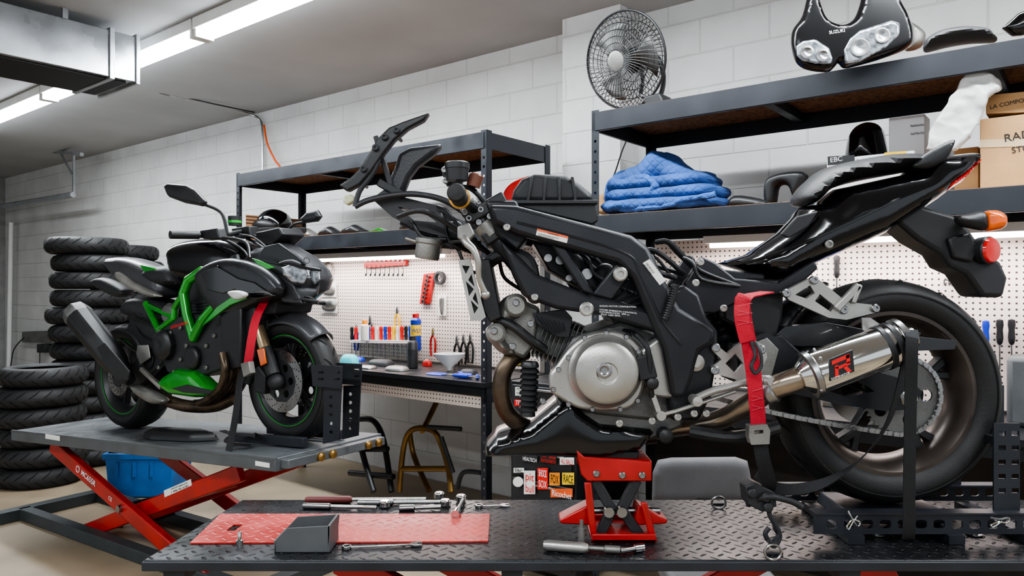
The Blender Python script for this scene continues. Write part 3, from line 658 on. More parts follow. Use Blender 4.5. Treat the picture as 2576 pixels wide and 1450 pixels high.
mk('brake_reservoir',[lathe(B.P(1150,455,.1),Z,[(.028,0),(.03,.03),(.032,.031),(.032,.045),(.028,.048),(0,.048)],28)],blk,hb)
mk('reservoir_window',lathe(B.P(1190,470,.08),Z+X*.3,[(.018,0),(.02,.03),(.017,.034),(0,.034)],20),M('reservoir_amber',(110,70,55),.25),hb)
mks('switch_block',[plate(B,[(1110,430),(1130,420),(1165,440),(1160,470),(1120,465)],.0,.05),plate(B,[(1165,520),(1200,505),(1225,540),(1200,580),(1170,560)],.06,.12)],mblk,hb,bev=.006)
mks('clamp_bolt',bolts(B,[(1190,510),(1210,528),(1180,550),(1205,560),(1232,545),(1170,535)],.122,.009,.01)+bolts(B,[(1118,428),(1150,440),(1122,455)],.055,.009,.01),stl,hb)
mk('clutch_lever',[pipe(B,[(1168,598,.2),(1175,612,.22),(1192,630,.23),(1203,660,.23),(1205,700,.22),(1222,740,.21)],[.012,.01,.009,.008,.007,.008],5,12),ball(B.P(1222,742,.21),.011)],sil,hb,'cast aluminium clutch lever')
mk('lever_perch',[plate(B,[(1150,570),(1180,560),(1195,590),(1175,610),(1150,600)],.17,.21)],sild,hb,bev=.004)
mk('horn_can',[lathe(B.P(1077,628,.05),Z+X*.15,[(.03,-.026),(.033,-.02),(.033,.012),(.036,.016),(.036,.026),(.03,.03),(0,.03)],32),pipe(B,[(1020,600,.05),(1060,612,.05)],.006,2)],sild,bk1,'round grey reservoir canister')
fb_=sub('fairing_bracket',B.P(1060,500,.05),bk1,'black front fairing support bracket')
mks('bracket_arm',[pipe(B,[(893,520,q),(930,503,q),(1000,490,q),(1060,490,q),(1120,505,q),(1180,540,q*.8),(1225,545,q*.6)],.008,6) for q in(.07,-.03)]+[pipe(B,[(893,520,q),(905,480,q),(935,440,q),(952,400,q),(948,350,q)],.007,5) for q in(.07,-.03)],mblk,fb_)
mk('bracket_plate',[plate(B,[(935,500),(965,478),(1010,495),(1110,520),(1160,560),(1200,600),(1150,600),(1090,590),(1040,575),(985,545)],.0,.05,st=.05,holes=[[(1000,520),(1060,530),(1100,560),(1040,555)]])],mblk,fb_,bev=.004)
mks('bracket_strut',[bar(B,(945,345),(985,480),.014,.03,.05),bar(B,(955,460),(1010,490),.02,.02,.06),bar(B,(1010,560),(1140,620),.014,.0,.03)],mblk,fb_,bev=.003)
scw=M('satin_black_cowl',(44,45,48),.4,0,.2,200)
mk('nose_panel',[plate(B,[(852,466),(880,448),(903,425),(932,378),(952,345),(978,320),(1012,306),(1080,282),(1066,302),(1025,324),(992,352),(965,386),(935,430),(905,464),(872,482)],.045,.08,st=.08)],blk,bk1,'long curved black nose panel',bev=.005)
mk('nose_panel_far_edge',plate(B,[(862,464),(905,428),(955,350),(985,325),(1075,287),(1025,322),(975,368),(935,428),(900,464)],-.06,-.045,st=-.045),blk,bk1,bev=.003)
mks('panel_web',[bar(B,(x,y),(x+12,y+8),.008,-.046,.046) for x,y in((985,330),(940,395),(895,452))],blk,bk1)
mks('panel_clip',bolts(B,[(998,328),(968,345),(945,372),(915,425)],.081,.009,.008),mblk,bk1)
mk('inner_cowl',[plate(B,[(975,455),(992,420),(1002,385),(1030,370),(1116,360),(1090,388),(1050,418),(1030,445),(1012,490),(985,488)],-.02,.03,st=.03)],scw,bk1,bev=.012)
mk('bulb_connector',[plate(B,[(865,492),(885,488),(892,505),(872,516),(862,508)],.03,.06)],M('beige_connector',(190,190,160),.5),bk1,bev=.004)
random.seed(3)
g=[]
for (x0,y0,x1,y1) in [(1120,560,1230,640),(1100,520,1200,640),(1000,545,1180,600),(1380,600,1600,720),(1620,640,1700,700),(1650,610,1760,690),(1640,850,1680,960),(1560,830,1650,900),(1600,640,1720,690),(1720,650,1860,720),(1460,640,1600,740),(1130,610,1215,690),(1240,640,1330,740),(1150,470,1240,560),(1740,1040,1850,1080)]:
    for k in range(2):
        s_=random.uniform(.0,.12);mx_=(x0+x1)/2+random.uniform(-30,30);my_=(y0+y1)/2+random.uniform(-30,30)
        g.append(pipe(B,[(x0,y0,s_),((x0+mx_)/2,(y0+my_)/2-15,s_+.02),(mx_,my_,s_+.02),(x1,y1,s_)],random.choice([.004,.005,.007]),5,8))
g.append(pipe(B,[(1700,715,.2),(1688,760,.2),(1672,805,.2)],.01,4))
mk('cables_and_hoses',g,blk,bk1,kind='stuff')
mk('coil_hose',[lathe(B.P(1697,720,.2),B.P(1672,805,.2)-B.P(1697,720,.2),[v for i in range(14) for v in((.008,i*.0063),(.011,i*.0063+.002),(.008,i*.0063+.004))],14)],blk,bk1)
mk('clutch_actuator',[plate(B,[(1600,900),(1640,890),(1655,950),(1610,960)],.15,.18),lat(B,1636,962,.15,[(.016,0),(.016,.03),(.008,.035),(0,.035)],20)]+[pipe(B,[(1600,840,.16),(1630,880,.18),(1636,960,.17),(1640,1000,.16)],.007,5)],blk,bk1,bev=.003)
mk('rear_shock',[lathe(B.P(1790,760,-.02),B.P(1850,930,-.02)-B.P(1790,760,-.02),[v for i in range(9) for v in((.03,i*.02),(.038,i*.02+.006),(.03,i*.02+.012))],20)],blk,bk1)
# straps
rs=thing('ratchet_strap','red webbing tie-down strap with metal buckle and black tail','strap',B.P(1940,1360,.12))
mks('red_webbing',[sweep(cr([B.P(*p) for p in((1930,735,.13),(1895,742,.2),(1870,752,.225),(1872,800,.23),(1885,870,.235),(1898,960,.235),(1908,1070,.235))],False,6),X,.036,.003),sweep(cr([B.P(*p) for p in((1868,750,.22),(1866,800,.24),(1880,860,.242))],False,5),X,.036,.003)],strapr,rs)
mk('stitching',[bar(B,(1856,770+y),(1892,770+y+((k%2)*14-7)),.0012,.243,.2445) for k,y in enumerate(range(0,60,12))]+[bar(B,(1893,985+y),(1918,985+y+((k%2)*14-7)),.001,.2385,.24) for k,y in enumerate(range(0,60,12))],M('pale_stitch',(205,80,95),.8),rs,kind='stuff')
mk('cam_buckle',[plate(B,[(1885,1072),(1930,1068),(1938,1085),(1936,1118),(1890,1120),(1884,1100)],.222,.25,holes=[[(1897,1084),(1920,1082),(1921,1091),(1898,1093)]])],sild,rs,bev=.003)
mks('black_webbing',[sweep(cr([B.P(*p) for p in((1912,1115,.235),(1920,1160,.23),(1935,1215,.2),(1930,1240,.17))],False,5),X,.034,.003),sweep(cr([B.P(*p) for p in((1905,1190,.22),(1960,1230,.16),(2060,1220,.14),(2160,1160,.15),(2235,1060,.2),(2280,900,.24),(2300,835,.2))],False,7),Y*.3+X*.6+Z*.4,.028,.003),
   sweep(cr([B.P(*p) for p in((2290,832,.2),(2294,850,.305),(2291,1000,.29),(2288,1160,.27),(2286,1340,.24),(2286,1352,.2))],False,6),X,.028,.003)],strapb,rs)
mks('strap_hook',[pipe(B,[(1900,860,.25),(1912,885,.26),(1915,920,.26),(1900,940,.26),(1890,920,.26),(1900,895,.25),(1890,860,.24)],.0045,5,8),pipe(B,[(1945,1250,.2),(1935,1290,.2),(1950,1320,.2),(1960,1345,.2),(1940,1365,.2),(1925,1345,.2),(1935,1328,.2)],.006,5,8)],mblk,rs)
mk('ratchet',[plate(B,[(1875,1225),(1900,1215),(1950,1240),(1955,1275),(1920,1290),(1880,1270)],.15,.2)]+[lat(B,x,y,.2,[(.012,0),(.012,.012),(0,.014)],12) for x,y in((1890,1240),(1925,1250),(1930,1275))]+[pipe(B,[(1880,1270,.17),(1930,1250,.21),(1990,1262,.2),(2020,1278,.2)],.008,4)],mblk,rs,bev=.003)
# ---------- TABLE 1
TZ=H-.64
T=Fr((0,0,TZ),X,Y)
tb=thing('motorcycle_lift_table','black diamond plate motorcycle lift table with red scissor legs','lift table',(.35,1.98,0))
x1=1.55
mk('table_top',plate(T,[(-.867,1.738),(x1,1.738),(x1,2.233),(-.814,2.233)],-.02,0,loc=True),dp,tb,bev=.003)
mks('table_skirt',[bx(Fr((0,1.738,0),X,Z),-.87,x1,TZ-.026,TZ-.003,-.012,.004),bx(Fr((0,2.233,0),X,Z),-.82,x1,TZ-.04,TZ-.003,-.012,.004)],shm,tb,bev=.003)
mks('table_frame',[box((x,1.985,TZ-.04),.05,.47,.035) for x in(-.8,0,.8,1.5)],shm,tb)
LF=Fr((0,1.985,0),X,Z)
for y_ in(-.17,.17):
    mk('scissor_arm',rbx(LF,.25,.40,1.55,.07,y_-.015,y_+.015,.5),red,tb,bev=.004)
    mk('scissor_arm',rbx(LF,.25,.40,1.55,.07,y_-.05,y_-.02,-.5),red,tb,bev=.004)
    mk('base_rail',bx(LF,-.5,1.3,0,.06,y_-.03,y_+.03),shm,tb,bev=.004)
def onT(name,label,cat,g,m,**k): return mk(name,g,m,None,label,cat,**k)
onT('metal_plate','worn red painted steel plate with a slot on the lift table','plate',plate(T,[(555,1293),(1232,1293),(1228,1362),(478,1366)],.0005,.004,holes=[[(588,1320),(612,1320),(590,1336),(568,1336)]]),rm)
def rod(fr,p,q,prof,s):
    a=fr.P(p[0],p[1],s);b=fr.P(q[0],q[1],s);L=(b-a).length
    return lathe(a,b-a,[(r,t*L) for t,r in prof],16)
def ratchet(p,q,label,gm=stl,rr=.009):
    t=thing('ratchet_wrench',label,'wrench',T.P(*p,0),'chrome hand tools on the lift')
    mk('handle_grip',rod(T,p,q,[(0,rr*.7),(.02,rr),(.33,rr),(.35,rr*.6)],rr),gm,t)
    mk('shank',rod(T,p,q,[(.34,.0055),(.9,.0055)],rr),chrm,t)
    e=T.P(q[0],q[1],0)
    mk('drive_head',[lathe(e,Z,[(.014,0.002),(.016,.004),(.016,.018),(.012,.021),(0,.021)],24)],chrm,t,bev=.001)
ratchet((762,1273),(968,1278),'chrome ratchet lying on the diamond plate')
ratchet((768,1258),(1105,1256),'long torque wrench with worn red handle',M('worn_red_grip',(95,36,32),.5),.011)
ratchet((1003,1279),(1120,1275),'short chrome ratchet lying on the diamond plate')
ratchet((900,1265),(1160,1263),'chrome breaker bar lying on the diamond plate')
mk('socket_extension',[rod(T,(1165,1258),(1145,1296),[(0,.006),(.75,.006),(.76,.012),(1,.012)],.012)],chrm,None,'chrome socket extension bar with socket','socket')
def wrench(p,q,label,w=.009):
    a=T.p(p[0],p[1],.004);b=T.p(q[0],q[1],.004);an=math.atan2(b[1]-a[1],b[0]-a[0]);L=math.hypot(b[0]-a[0],b[1]-a[1])
    c_,s_=math.cos(an),math.sin(an)
    g=[rbx(T,(a[0]+b[0])/2,(a[1]+b[1])/2,L-.02,w,.002,.006,an),lathe(T.W(a[0],a[1],.001),Z,[(.012,0),(.012,.008),(.007,.008),(.007,0)],20,True)]
    j=[(-.012,-.006),(.0,-.013),(.016,-.012),(.016,-.006),(.004,-.005),(.004,.005),(.016,.006),(.016,.012),(0,.013),(-.012,.006)]
    g.append(plate(T,[(b[0]+x*c_-y*s_,b[1]+x*s_+y*c_) for x,y in j],.001,.007,loc=True))
    mk('combination_wrench',g,chrm,None,label,'wrench',bev=.001)
wrench((872,1378),(1045,1370),'chrome combination wrench lying on the diamond plate')
wrench((1205,1274),(1268,1272),'small chrome combination wrench on the diamond plate',.006)
mk('socket_bit',[lathe(T.P(603,1378,0),Z,[(.009,0),(.009,.018),(.005,.02),(.005,.036),(.003,.04),(0,.04)],16)],chrm,None,'small chrome socket bit standing upright','socket')
a0,b0=T.p(690,1392,0);a1,_=T.p(832,1392,0);t=.003
side=[(a0,TZ+.001),(a1-.006,TZ+.001),(a1,TZ+.066),(a0+.03,TZ+.060),(a0+.002,TZ+.03)]
g=[bx(T,a0+.001,a1-.006,b0+.001,b0+.089,.0005,.004),plate(Fr((0,b0,0),X,Z),side,-t,0,loc=True),plate(Fr((0,b0+.09,0),X,Z),side,-t,0,loc=True),
   plate(Fr((a1-.005,0,0),Y,Z),[(b0,TZ+.001),(b0+.09,TZ+.001),(b0+.09,TZ+.066),(b0,TZ+.066)],-t,t,loc=True),
   plate(Fr((a0+.002,0,0),Y,Z),[(b0,TZ+.001),(b0+.09,TZ+.001),(b0+.09,TZ+.03),(b0,TZ+.03)],-t,t,loc=True)]
mk('parts_tray',g,gtr,None,'grey plastic parts bin with sloped open front','tray',bev=.0015)
t=thing('air_blow_tool','dull metal air nozzle tool lying on the lift table','air tool',T.P(1450,1375,0))
mk('tool_body',[rod(T,(1368,1372),(1480,1380),[(0,.010),(.1,.013),(.9,.013),(1,.009)],.013)],sil,t)
mk('tool_nozzle',rod(T,(1478,1379),(1560,1384),[(0,.006),(.5,.006),(.55,.009),(1,.009)],.01),sild,t)
mk('trigger_stem',[lathe(T.P(1463,1365,.01),Z,[(.008,0),(.008,.035),(.005,.037),(.005,.055),(0,.055)],14)],sild,t)
mk('impact_socket',rod(T,(1560,1386),(1618,1378),[(0,.006),(.6,.006),(.62,.010),(1,.010)],.01),chrm,None,'chrome socket on a short extension','socket')
def ring(px,py,label):
    t=thing('tie_down_ring',label,'ring',T.P(px,py,0),'tie-down rings')
    mk('ring_loop',tube([T.P(px,py,.018)+X*.02*math.cos(a)+Z*.018*math.sin(a) for a in[i*.3927 for i in range(16)]],.003,8,True),stl,t)
    mk('ring_base',box(T.P(px,py,.003),.04,.025,.005),mblk,t,bev=.001)
ring(1808,1266,'steel tie-down ring standing on the lift');ring(1945,1390,'steel tie-down ring standing on the lift')
mk('chain_hook',[pipe(T,[(1945,1300,.06),(1950,1330,.05),(1962,1350,.03),(1948,1375,.03),(1935,1362,.03)],.006,5,8)],mblk,None,'black steel hook hanging on a tie-down ring','hook')
# jack
J=Fr((0,1.93,0),X,Z)
jk=thing('scissor_jack','red steel scissor jack holding up the motorcycle engine','jack',(J.P(1555,1351,0).x,1.93,TZ))
jz=TZ+.001
jl=J.p(1490,0,.08)[0];jr=J.p(1650,0,.08)[0]
mk('jack_base',[bx(J,jl,jr,jz,jz+.010,-.09,.08),bx(J,jl,jr,jz,jz+.022,.07,.08),bx(J,jl,jr,jz,jz+.022,-.09,-.08)],red,jk,bev=.002)
mks('jack_foot',[plate(J,[(1405,1300),(1480,1262),(1495,1300),(1490,1314),(1410,1310)],-.03,.03,st=0),plate(J,[(1675,1300),(1600,1262),(1590,1300),(1600,1314),(1670,1310)],-.03,.03,st=0)],red,jk,bev=.004)
for q0,q1 in((.03,.05),(-.06,-.04)):
    mks('jack_arm',[bar(J,(1500,1215),(1540,1285),.026,q0,q1),bar(J,(1540,1285),(1508,1352),.026,q0,q1),bar(J,(1600,1215),(1565,1285),.026,q0,q1),bar(J,(1565,1285),(1612,1352),.026,q0,q1)],mblk,jk,bev=.003)
mks('jack_side_plate',[plate(J,[(1470,1215),(1488,1215),(1502,1345),(1490,1365),(1478,1300)],.055,.065),plate(J,[(1612,1265),(1628,1265),(1654,1362),(1638,1370)],.055,.065)],red,jk,bev=.003)
mk('jack_screw',[cyl(J.P(1460,1285,0),J.P(1660,1285,0),.009,12)],stl,jk)
mks('jack_pivot',[lat(J,x,1285,.05,[(.013,0),(.013,.02),(0,.02)],16) for x in(1530,1562)],stl,jk)
mk('jack_saddle',[plate(J,[(1450,1132),(1470,1150),(1640,1162),(1640,1212),(1478,1212),(1462,1195)],.05,.06),plate(J,[(1450,1132),(1470,1150),(1640,1162),(1640,1212),(1478,1212),(1462,1195)],-.07,-.06,st=.06),plate(J,[(1462,1150),(1640,1160),(1640,1170),(1465,1162)],-.06,.05,st=.05)],red,jk,bev=.003)
mks('saddle_bolt',bolts(J,[(1500,1192),(1565,1196),(1615,1196)],.06,.009),stl,jk)
mk('jack_pad',plate(J,[(1482,1138),(1610,1138),(1605,1158),(1490,1154)],-.05,.04,st=.04),rub,jk,bev=.004)
# chock
ck=thing('wheel_chock','black perforated steel wheel chock bolted to the lift','wheel chock',(1.25,1.99,TZ))
for q0,q1,pz in((.14,.15,'n'),(-.15,-.14,'f')):
    y1_,y2_=TZ+.022,TZ+.072
    aL=B.p(2050,1300,.15)[0];aR=1.45
    hs=[];xx=aL+.03
    while xx<aR-.05:
        hs.append([(xx,y1_+.018),(xx+.006,y1_+.014),(xx+.022,y1_+.014),(xx+.028,y1_+.018),(xx+.028,y1_+.032),(xx+.022,y1_+.036),(xx+.006,y1_+.036),(xx,y1_+.032)]);xx+=.045
    mk('chock_rail',[plate(B,[(aL,y1_),(aR,y1_),(aR,y2_),(aL,y2_)],q0,q1-.005,holes=hs,loc=True),bx(B,aL,aR,y2_,y2_+.004,min(q0,q1)-(.03 if pz=='n' else 0),max(q0,q1)+(0 if pz=='n' else .03))],shm,ck)
mks('chock_foot',[box((x,1.99,TZ+.012),.04,.3,.022) for x in(aL+.1,aL+.35,1.3)],shm,ck)
mk('wheel_rest',[plate(B,[(2100,1262),(2330,1262),(2340,1290),(2090,1290)],-.1,.1,st=0)],shm,ck,bev=.003)
hs=[[(x,y),(x+18,y),(x+18,y+12),(x,y+12)] for y in range(1085,1260,36) for x in(2512,2545)]
mks('chock_upright',[plate(B,[(2500,1065),(2566,1065),(2566,1285),(2500,1285)],.12,.125,holes=hs),plate(B,[(2484,970),(2526,970),(2526,1120),(2490,1120)],.05,.06,holes=[[(2495,990),(2515,990),(2515,998),(2495,998)],[(2495,1010),(2515,1010),(2515,1018),(2495,1018)]]),plate(B,[(2500,1065),(2566,1065),(2566,1285),(2500,1285)],-.125,-.12,st=.125),plate(B,[(2500,1100),(2566,1100),(2566,1120),(2500,1120)],-.12,.12,st=.12)],shm,ck)
for x,y in((2145,1310),(2515,1312)):
    mk('hitch_pin',pipe(B,[(x-12,y-25,.165),(x-2,y-5,.165),(x+12,y+15,.165),(x+18,y+5,.165),(x,y-2,.165),(x-14,y+14,.165),(x-10,y+22,.165),(x,y+5,.165),(x+12,y-12,.165)] if x<2300 else [(x-25,y-10,.165),(x,y-5,.165),(x+22,y-8,.165),(x+20,y+4,.165),(x-5,y+2,.165),(x-22,y+10,.165),(x-15,y+14,.165),(x+5,y,.165)],.0022,5,8),chrm,ck)
mks('chock_bolt',[lathe(T.P(x,1345,.002),Z,[(.02,0),(.02,.003),(.011,.004),(.011,.012),(0,.013)],16) for x in(2205,2450)],stl,ck)
# ================= BIKE 2 & lift 2
R0=Vector((-2.232,4.38,H-.831));F0=Vector((-1.051,3.6,H-.749));aa=(F0-R0).normalized();WB2=(F0-R0).length
K=Fr(R0,aa,(Z-aa*aa.z))
K2=Fr((R0.x,R0.y,0),(aa.x,aa.y,0),Z)
b2k=thing('motorcycle','naked sport motorcycle with bright green frame on a scissor lift','motorcycle',R0.lerp(F0,.5))
w=wheel(K,0,.313,0,.31,.18,.215,b2k,'rear_wheel',blk,5,grn2)
def disc(par,a,b,s,R=.15):
    hs=[circ(a+r_*math.cos(t+o),b+r_*math.sin(t+o),.004,6) for r_,o in((R-.012,0),(R-.024,.1),(R-.036,.2)) for t in[i*2*math.pi/18 for i in range(18)]]
    mk('brake_disc',plate(K,circ(a,b,R,48),s-.002,s+.002,holes=hs+[circ(a,b,R-.05,36)],loc=True),stl,par)
    mk('disc_carrier',plate(K,circ(a,b,R-.045,10),s-.003,s+.003,holes=[circ(a+.07*math.cos(i*1.0472),b+.07*math.sin(i*1.0472),.02,8) for i in range(6)],loc=True),mblk,par)
disc(w,0,.313,.09,.11)
w=wheel(K,WB2,.303,0,.30,.12,.215,b2k,'front_wheel',blk,5,grn2,.012)
disc(w,WB2,.303,.075);disc(w,WB2,.303,-.075)
mk('axle_nut',lathe(K.W(WB2,.303,.11),K.n,[(.022,0),(.022,.03),(.014,.035),(0,.035)],20),mblk,w)
mks('brake_caliper',[plate(K,[(WB2-.16,.25),(WB2-.09,.24),(WB2-.08,.33),(WB2-.13,.38),(WB2-.17,.36)],s_-.02,s_+.02,loc=True) for s_ in(.085,-.085)],mblk,b2k,bev=.006)
fkm=M('champagne_fork_tube',(178,156,124),.25,.8)
for s_ in(.11,-.11):
    fk=sub('fork_leg',K.W(WB2,.5,s_),b2k)
    p0=K.W(WB2+.005,.303,s_);p2=K.W(WB2-.27,.92,s_);dv=p2-p0
    mk('fork_lower',[cyl(p0+dv*.05,p0+dv*.26,.032)],mblk,fk,bev=.003)
    mk('fork_stanchion',cyl(p0+dv*.24,p0+dv*.64,.029),fkm,fk)
    mk('fork_upper',cyl(p0+dv*.62,p2,.03),mblk,fk)
    mk('axle_clamp',ball(p0,.04),mblk,fk)
V=[];Fc=[];n=24
for i in range(n+1):
    th=math.radians(42+118*i/n)
    for k in range(13):
        q=(k/12-.5);rr=.320-.05*(abs(q)*2)**2.5+.006
        V.append(K.W(WB2+rr*math.cos(th),.303+rr*math.sin(th),q*.15))
for i in range(n):
    for k in range(12): Fc.append((i*13+k,i*13+k+1,i*13+14+k,i*13+13+k))
fs_=[(WB2-.31,.30),(WB2-.27,.47),(WB2-.17,.57),(WB2-.08,.60),(WB2-.08,.56),(WB2-.17,.46),(WB2-.2,.36),(WB2-.24,.28)]
fd=mk('front_fender',[(V,Fc),plate(K,fs_,.068,.08,loc=True),plate(K,fs_,-.08,-.068,loc=True)],gry,b2k,'satin grey front fender')
m_=fd.modifiers.new('s','SOLIDIFY');m_.thickness=.004
mk('fuel_tank',pillow(K,[(455,640),(470,612),(530,600),(600,602),(650,628),(660,680),(600,720),(520,720),(470,700)],0,.13,.06),gls,b2k,'gloss black fuel tank')
shp=[(500,692),(528,664),(580,650),(650,665),(700,700),(712,740),(660,762),(610,785),(560,790),(530,765),(510,730)]
mks('side_shroud',[pillow(K,shp,.15,.04,.025,div=34),pillow(K,shp,-.2,.04,.025)],gdk,b2k,label='dark grey radiator shroud')
mk('shroud_trim',[plate(K,[(505,690),(545,668),(600,700),(640,710),(690,745),(640,755),(590,730),(560,740),(520,730)],.17,.196)],gls,b2k,bev=.006)
mks('shroud_green_trim',[plate(K,[(545,772),(580,748),(622,742),(620,752),(578,768),(525,808),(505,822)],.19,.205),plate(K,[(632,650),(650,655),(688,674),(672,678),(648,666)],.18,.195)],grn,b2k,bev=.003)
hd=sub('headlight_unit',K.P(760,690,0),b2k)
mk('nose_cowl',[pillow(K,[(640,655),(670,622),(720,612),(770,640),(800,672),(812,700),(800,735),(760,765),(710,760),(680,720),(650,690)],.0,.12,.05,div=36,smooth=False)],gry,hd)
mks('nose_fin',[plate(K,[(640,655),(665,620),(700,612),(740,640),(770,665),(700,668)],s_-.008,s_+.01) for s_ in(.115,-.09)],gdk,hd,bev=.003)
mk('cowl_edge',[plate(K,[(650,690),(700,690),(740,720),(760,765),(712,762),(680,725)],.10,.127)],gdk,hd,bev=.006)
HF=Fr(K.P(765,690,.05),(K.n*-1+aa*.55),Z)
mks('headlight_lens',[pillow(HF,[(708,672),(735,662),(768,672),(775,690),(765,716),(735,710),(712,690)],.065,.02,.012,smooth=False),pillow(HF,[(782,676),(802,682),(806,705),(792,718),(782,705)],.05,.02,.012,smooth=False)],chr2,hd,label='clear angular headlight lens')
mk('headlight_brow',[pillow(HF,[(700,660),(735,652),(775,668),(808,676),(806,684),(775,680),(735,668)],.085,.01,.01)],gdk,hd)
mk('headlight_chin',[pillow(HF,[(745,722),(790,725),(806,712),(800,745),(770,768),(740,755)],.05,.03,.02,smooth=False)],mblk,hd)
mk('front_emblem',[lathe(HF.P(770,656,.1),HF.n,[(.016,0),(.016,.003),(.011,.003),(.011,0)],16,True)],chrm,hd)
sgl=M('signal_lens_grey',(190,190,186),.3,coat=.6)
ts=sub('turn_signal',K.P(590,740,.25),b2k)
mk('signal_lens',pillow(K,[(576,735),(600,731),(620,738),(614,751),(592,754)],.27,.02,.015),sgl,ts)
mk('signal_stalk',pipe(K,[(640,745,.12),(615,744,.25)],.012,2),blk,ts)
ts=sub('turn_signal',K.P(830,765,-.25),b2k)
mk('signal_lens',pillow(K,[(815,758),(840,752),(845,770),(825,775)],-.24,.02,.015),sgl,ts)
mk('signal_stalk',pipe(K,[(790,760,-.12),(815,763,-.22)],.012,2),blk,ts)
def poly(pts,r):
    P=[K.P(*p) for p in pts];o=[ball(P[0],r,n=8)]
    for i in range(len(P)-1):
        o.append(tube([P[i],P[i+1]],r,14));o.append(ball(P[i+1],r,n=8))
    return o
mk('trellis_frame',poly([(508,682,.15),(474,706,.17),(462,738,.175),(470,790,.175),(487,850,.165)],.025)+poly([(487,850,.165),(510,805,.175),(545,765,.16)],.024)+poly([(462,738,.175),(440,775,.15),(438,800,.15),(400,832,.14),(368,765,.12)],.018)+poly([(438,800,.15),(375,770,.12)],.014),grn,b2k,'bright green tubular trellis frame')
mk('trellis_frame',poly([(508,682,-.15),(474,706,-.17),(470,790,-.175),(487,850,-.165)],.022),grn,b2k)
mk('engine_block',[plate(K,[(395,830),(440,800),(470,790),(560,790),(585,830),(570,925),(500,950),(420,940),(400,890)],-.18,.15,st=.15)],mblk,b2k,bev=.012)
mks('engine_cover',[lat(K,420,868,.15,[(.085,0),(.085,.03),(.07,.045),(.05,.05),(.03,.05),(0,.045)],10),lat(K,490,900,.15,[(.06,0),(.06,.02),(.05,.03),(0,.03)],24),lat(K,380,905,.13,[(.05,0),(.05,.02),(0,.03)],20)],blk,b2k,bev=.003)
mks('engine_fastener',bolts(K,[(455,825),(470,870),(455,905),(440,935),(400,925),(520,870),(520,925),(540,845),(430,838)],.155,.011,.01),sild,b2k)
mk('cylinder_block',[plate(K,[(480,760),(560,750),(575,800),(490,810)],-.16,.13,st=.13)]+[bar(K,(480,765+i*8),(565,757+i*8),.005,.13,.142) for i in range(6)],gdk,b2k,bev=.004)
mk('supercharger_cover',[lat(K,440,790,.1,[(.06,0),(.06,.03),(.045,.05),(0,.05)],24)],engm,b2k)
txt('SUPERCHARGED',K,430,828,7,.21,inkr,b2k,.15)
mks('radiator',[plate(K,[(553,790),(572,780),(606,775),(604,925),(560,935)],.14,.18),plate(K,[(600,780),(640,770),(640,900),(604,920)],-.18,.15,st=.15)],blk,b2k,bev=.008)
mk('belly_cowl',pillow(K,[(405,968),(425,945),(455,926),(498,932),(530,960),(560,985),(552,998),(500,1000),(440,992)],.15,.05,.02,smooth=False),grn,b2k,'bright green belly cowl')
mk('belly_cowl_stripe',plate(K,[(430,978),(470,968),(540,986),(530,993),(460,988)],.19,.203),mblk,b2k,bev=.003)
mks('header_pipe',[pipe(K,[(590+o,890,.1-o*.003),(596+o,930,.11-o*.003),(585+o,975,.1-o*.003),(545+o,1010,.08-o*.003),(490,1015,.06)],.02,6,14) for o in(-30,-14,4,20)]+[pipe(K,[(590,1000,.08),(540,1022,.1),(470,1022,.12),(410,1005,.14),(370,990,.15)],.032,5,16)],brn,b2k,label='heat-tinted exhaust header')
mk('catalyst_shield',[pillow(K,[(335,968),(360,972),(412,998),(418,1014),(385,1016),(345,990)],.19,.03,.02)],sild,b2k)
m0=K.P(325,955,.2);m1=K.P(190,785,.24);md=(m1-m0).normalized();ML=(m1-m0).length
ex=sub('exhaust_silencer',m0,b2k)
mk('silencer_body',lathe(m0,md,[(.03,-.02),(.045,.05),(.068,.14),(.075,.2),(.078,ML-.05),(.07,ML-.01)],8),blk,ex,bev=.008)
mk('silencer_end',lathe(m0,md,[(.078,ML-.06),(.08,ML-.03),(.07,ML+.01),(.045,ML+.02),(.04,ML-.01),(0,ML-.01)],8),engm,ex,bev=.004)
mk('heat_shield',plate(K,[(235,880),(262,862),(325,935),(320,958),(290,955)],.27,.28),mblk,ex,bev=.004)
mk('tail_unit',[pillow(K,[(292,655),(300,648),(345,650),(400,672),(436,700),(440,740),(420,752),(385,742),(330,712),(300,680)],0,.1,.03)],gry,b2k,'grey tail unit')
mk('tail_green_panel',[plate(K,[(350,666),(385,674),(420,690),(412,703),(368,694)],.085,.105)],grn,b2k,bev=.004)
mk('tail_silver_panel',[pillow(K,[(292,690),(305,685),(345,712),(400,738),(405,748),(370,745),(310,715)],.1,.02,.015)],sil,b2k)
mk('rider_seat',pillow(K,[(380,690),(410,672),(455,668),(475,690),(480,720),(430,722),(400,705)],0,.12,.04),mblk,b2k)
mk('rear_subframe_plastics',[pillow(K,[(350,750),(430,755),(460,800),(420,820),(370,800),(335,790)],.0,.1,.03)],mblk,b2k)
mk('rear_fender',pillow(K,[(240,705),(268,700),(320,728),(320,745),(290,745),(240,715)],0,.05,.02),mblk,b2k)
mk('swingarm',[plate(K,[(300,960),(315,930),(390,860),(420,870),(420,905),(340,985)],s_-.02,s_+.02,st=.13) for s_ in(.12,-.12)]+[plate(K,[(390,860),(430,860),(430,905),(390,905)],-.12,.12,st=.12)],mblk,b2k,bev=.01)
mk('rider_footpeg_guard',[plate(K,[(345,870),(372,868),(378,900),(352,918),(342,890)],.17,.175),bar(K,(352,930),(400,975),.02,.18,.2)],sil,b2k,bev=.002)
hb=sub('handlebar',K.W(WB2-.33,1.05,0),b2k)
